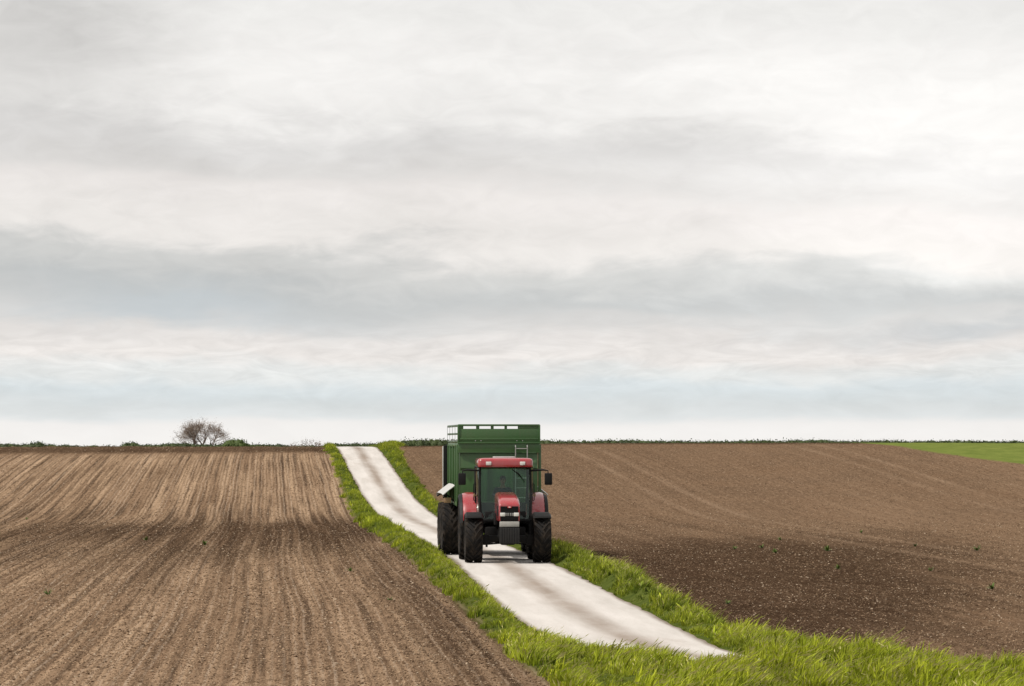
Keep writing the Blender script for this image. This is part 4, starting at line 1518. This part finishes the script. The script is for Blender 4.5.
def with_core(me, blobs, seed):
    """dense inner foliage under the outer leaves: lumpy closed shells with the same leaf material"""
    nv = len(me.vertices)
    co = np.empty(nv * 3, np.float32); me.vertices.foreach_get('co', co)
    bm = bmesh.new()
    bmesh.ops.create_icosphere(bm, subdivisions=2, radius=1.0)
    uv = np.array([tuple(q.co) for q in bm.verts]); uf = np.array([[q.index for q in f.verts] for f in bm.faces])
    bm.free()
    r = np.random.default_rng(seed)
    V, Q, off = [co.reshape(-1, 3)], [np.arange(nv).reshape(-1, 4)], nv
    for b in blobs:
        k = (1 + 0.10 * r.normal(size=(len(uv), 1)))
        V.append(np.array(b[:3]) + uv * k * np.array([b[3] * 0.95, b[4] * 0.9, b[5] * 0.92]))
        Q.append(np.concatenate([uf, uf[:, 2:3]], 1) + off)
        off += len(uv)
    V = np.concatenate(V)
    quads, tris = Q[0], np.concatenate(Q[1:])[:, :3]
    m2 = bpy.data.meshes.new('leaves')
    m2.vertices.add(len(V)); m2.vertices.foreach_set('co', V.astype(np.float32).ravel())
    li = np.concatenate([quads.ravel(), tris.ravel()]).astype(np.int32)
    ls = np.concatenate([np.arange(len(quads)) * 4, len(quads) * 4 + np.arange(len(tris)) * 3]).astype(np.int32)
    m2.loops.add(len(li)); m2.loops.foreach_set('vertex_index', li)
    m2.polygons.add(len(ls)); m2.polygons.foreach_set('loop_start', ls)
    m2.update(calc_edges=True)
    return m2


def gz(x, y):
    return float(z_base(x, y))


def at(px, Y):
    return (px - 512.0) / F * Y


def branch(bm, p, d, L, r0, depth, r, tips, gravity=0.0):
    n_ = 3
    r0 = max(r0, 0.011)
    pts, rads = [p], [r0]
    for k in range(n_):
        d = (d + Vector((r.gauss(0, .16), r.gauss(0, .16), r.gauss(0, .12) + 0.03))).normalized()
        p = p + d * (L / n_)
        pts.append(p); rads.append(r0 * (1 - 0.38 * (k + 1) / n_))
    bm_tube(bm, pts, rads, 6 if r0 > 0.03 else 4, False)
    if depth == 0:
        tips.append((p, d)); return
    kids = 3 if r.random() < 0.45 else 2
    for c in range(kids):
        ax = Vector((r.gauss(0, 1), r.gauss(0, 1), r.gauss(0, 0.5))).normalized()
        nd = (Matrix.Rotation(R(r.uniform(22, 52)) * (1 if c else 0.6), 3, ax) @ d).normalized()
        branch(bm, p, nd, L * r.uniform(0.70, 0.92), rads[-1] * (0.80 if c == 0 else 0.62), depth - 1, r, tips)
    if depth > 1 and r.random() < 0.7:
        ax = Vector((r.gauss(0, 1), r.gauss(0, 1), r.gauss(0, 0.6))).normalized()
        nd = (Matrix.Rotation(R(r.uniform(40, 75)), 3, ax) @ d).normalized()
        branch(bm, pts[2], nd, L * 0.6, rads[2] * 0.5, depth - 2, r, tips)


def bare_tree(name, stems, seed, depth, loc, label, cat, buds, bud_size):
    root = empty(name, loc)
    tag(root, label, cat)
    r = random.Random(seed)
    tips = []
    for (x, y, lean, L, rad) in stems:
        bm = bmesh.new(); bm2 = bmesh.new()
        d = Vector((lean, r.uniform(-.15, .15), 1)).normalized()
        p = Vector((x, y, -0.1))
        pts, rads = [p], [rad]
        for k in range(3):
            d = (d + Vector((r.gauss(0, .07), r.gauss(0, .07), 0))).normalized()
            p = p + d * L / 3
            pts.append(p); rads.append(rad * (1 - 0.1 * (k + 1)))
        bm_tube(bm, pts, rads, 8, False)
        for c in range(5):
            az_ = r.uniform(0, 2 * PI)
            nd = (d + Vector((math.cos(az_) * 0.75 + lean * 0.5, math.sin(az_) * 0.75, r.uniform(-.1, .5)))).normalized()
            branch(bm2, p, nd, L * r.uniform(0.6, 0.85), rads[-1] * 0.66, depth, r, tips)
        tk = part('trunk', bm, m_bark, root, 60)
        part('branches', bm2, m_bark, tk, 60)
    rr_ = np.random.default_rng(seed)
    P = np.array([p for p, d in tips])
    k = rr_.integers(0, len(P), buds)
    Q = P[k] + rr_.normal(0, 0.24, (buds, 3))
    a = rr_.normal(size=(buds, 3)); a /= np.linalg.norm(a, axis=1)[:, None]
    b = np.cross(a, rr_.normal(size=(buds, 3))); b /= np.linalg.norm(b, axis=1)[:, None]
    s = bud_size * rr_.uniform(0.5, 1.3, buds)[:, None]
    V = np.stack([Q - a * s, Q + b * s * 0.5, Q + a * s, Q - b * s * 0.5], 1).reshape(-1, 3)
    link('young_leaves', np_mesh('young_leaves', V, np.arange(buds * 4).reshape(-1, 4)), M_BUD, root)
    return root, P


YT = 420.0
xt = at(199, YT)
bare_tree('bare_tree', [(-0.1, 0, -0.30, 1.15, 0.20), (0.4, 0.2, 0.06, 1.2, 0.18), (1.0, -0.2, 0.50, 1.1, 0.15), (0.2, -0.3, -0.1, 1.1, 0.12)], 16, 5, (xt, YT, gz(xt, YT)),
          'spreading tree with almost bare twiggy branches on the skyline left of the lane', 'tree', 5000, 0.05)
xb = at(308, YT - 60)
bare_tree('bare_shrub', [(-1.0, 0, -0.4, 0.45, 0.05), (-0.2, 0.1, 0.1, 0.5, 0.05), (0.6, 0, 0.4, 0.5, 0.05), (1.2, -.1, 0.2, 0.4, 0.04), (-1.5, 0, -.2, 0.35, 0.04)], 21, 3,
          (xb, YT - 60, gz(xb, YT - 60)), 'low leafless shrub on the skyline just left of where the lane meets the sky', 'shrub', 500, 0.035)


def bush(px0, px1, hpx, Y, name, label, cat, seed, mat, dens=1.0, uneven=0.5, crest_y=446.8):
    """leafy hedge or bush filling the skyline between two columns of the view, at distance Y"""
    r = random.Random(seed)
    x0, x1 = at(px0, Y), at(px1, Y)
    cx = (x0 + x1) / 2
    z0 = gz(cx, Y)
    blobs = []
    step = 0.42
    x = x0
    ray = CAM_H - (crest_y - 443.0) / F * Y
    while x <= x1:
        nz = float(fbm(np.array([x / 3.5]), np.array([seed * 3.3]), 5, 3)[0])
        top = ray + (hpx + 1.0) * Y / F * (1 - uneven * min(max(1.25 - 1.5 * nz, 0), 1) - 0.12 * r.random()) - gz(x, Y)
        ed = min(1.0, 0.35 + 0.65 * min(x - x0, x1 - x) / 1.2) if cat == 'bush' else 1.0
        top *= ed
        dzg = gz(x, Y) - z0
        blobs.append((x - cx, r.uniform(-.3, .3), dzg + top * 0.5, 0.75, 0.7, top * 0.55))
        x += step * r.uniform(0.7, 1.3)
    n_ = int(len(blobs) * 700 * dens)
    me = leaf_cloud(blobs, n_, 0.09, seed)
    me = with_core(me, blobs, seed)
    root = link(name, me, mat)
    root.location = (cx, Y, z0)
    tag(root, label, cat)
    return root


bush(-40, 224, 4.2, 400, 'hedge', 'long low uneven dark hedge along the left skyline', 'hedge', 3, M_LEAF, 1.0, 0.9)
bush(26, 50, 7.0, 396, 'bush', 'small bush standing above the left end of the skyline hedge', 'bush', 4, M_LEAF, 1.0, 0.6)
bush(118, 146, 7.0, 394, 'bush', 'rounded dark bush in the skyline hedge left of the bare tree', 'bush', 5, M_LEAF, 1.0, 0.5)
bush(219, 253, 6.5, 392, 'bush', 'brighter green leafy bush at the right foot of the bare tree', 'bush', 6, M_LEAF2, 1.2, 0.45)
bush(253, 332, 3.0, 402, 'hedge', 'very low strip of hedge between the green bush and the lane', 'hedge', 7, M_LEAF, 1.0, 0.8)
bush(336, 404, 2.2, 400, 'hedge', 'thin dark hedge line behind the top of the lane', 'hedge', 9, M_LEAF, 1.0, 0.6, 446)
bush(404, 900, 3.6, 400, 'hedge', 'long thin dark green hedge along the right skyline', 'hedge', 8, M_LEAF, 1.0, 0.4, 444.3)
bush(896, 1070, 2.6, 405, 'hedge', 'thin hedge line behind the bright green field at the far right', 'hedge', 10, M_LEAF, 1.0, 0.35, 444.3)

# ------------------------------------------------------------------ weeds in the soil
def weed_mesh(seed):
    r = random.Random(seed)
    V, Q = [], []
    for k in range(26):
        a = r.uniform(0, 2 * PI); L_ = r.uniform(0.08, 0.2); el_ = r.uniform(0.2, 1.2)
        d = Vector((math.cos(a) * math.cos(el_), math.sin(a) * math.cos(el_), math.sin(el_)))
        sd = Vector((-math.sin(a), math.cos(a), 0))
        i0 = len(V)
        for f, ww in ((0.05, .2), (0.5, 1.0), (1.0, .1)):
            p = d * L_ * f - Vector((0, 0, 0.03 * f * f))
            V += [tuple(p - sd * 0.022 * ww), tuple(p + sd * 0.022 * ww)]
        Q += [(i0, i0 + 1, i0 + 3, i0 + 2), (i0 + 2, i0 + 3, i0 + 5, i0 + 4)]
    return np_mesh('weed', V, Q, True)


wm = [weed_mesh(k) for k in range(3)]
for m_ in wm:
    m_.materials.append(M_WEED)
weeds = [(48, 595, 'left'), (146, 541, 'left'), (205, 545, 'left'), (350, 572, 'left'), (390, 601, 'left'), (27, 519, 'left'),
         (762, 548, 'right'), (775, 553, 'right'), (735, 549, 'right'), (827, 551, 'right'), (838, 569, 'right'), (915, 547, 'right'), (931, 571, 'right'),
         (977, 551, 'right'), (861, 533, 'right'), (992, 590, 'right'), (780, 540, 'right'), (728, 605, 'right')]
for k, (px, py, side) in enumerate(weeds):
    x, y = px2w(px, py)
    z, _, _, _, _ = land(np.array([x]), np.array([y]))
    o = bpy.data.objects.new('weed', wm[k % 3])
    C.objects.link(o)
    o.location = (x, y, float(z[0]))
    s_ = random.uniform(0.7, 1.25) * (1.15 if y > 100 else 0.9)
    o.scale = (s_, s_, s_ * 1.1)
    o.rotation_euler = (0, 0, random.uniform(0, 6))
    tag(o, 'small green weed growing in the bare soil of the field %s of the lane' % side, 'weed', 'weeds in the %s field' % side)
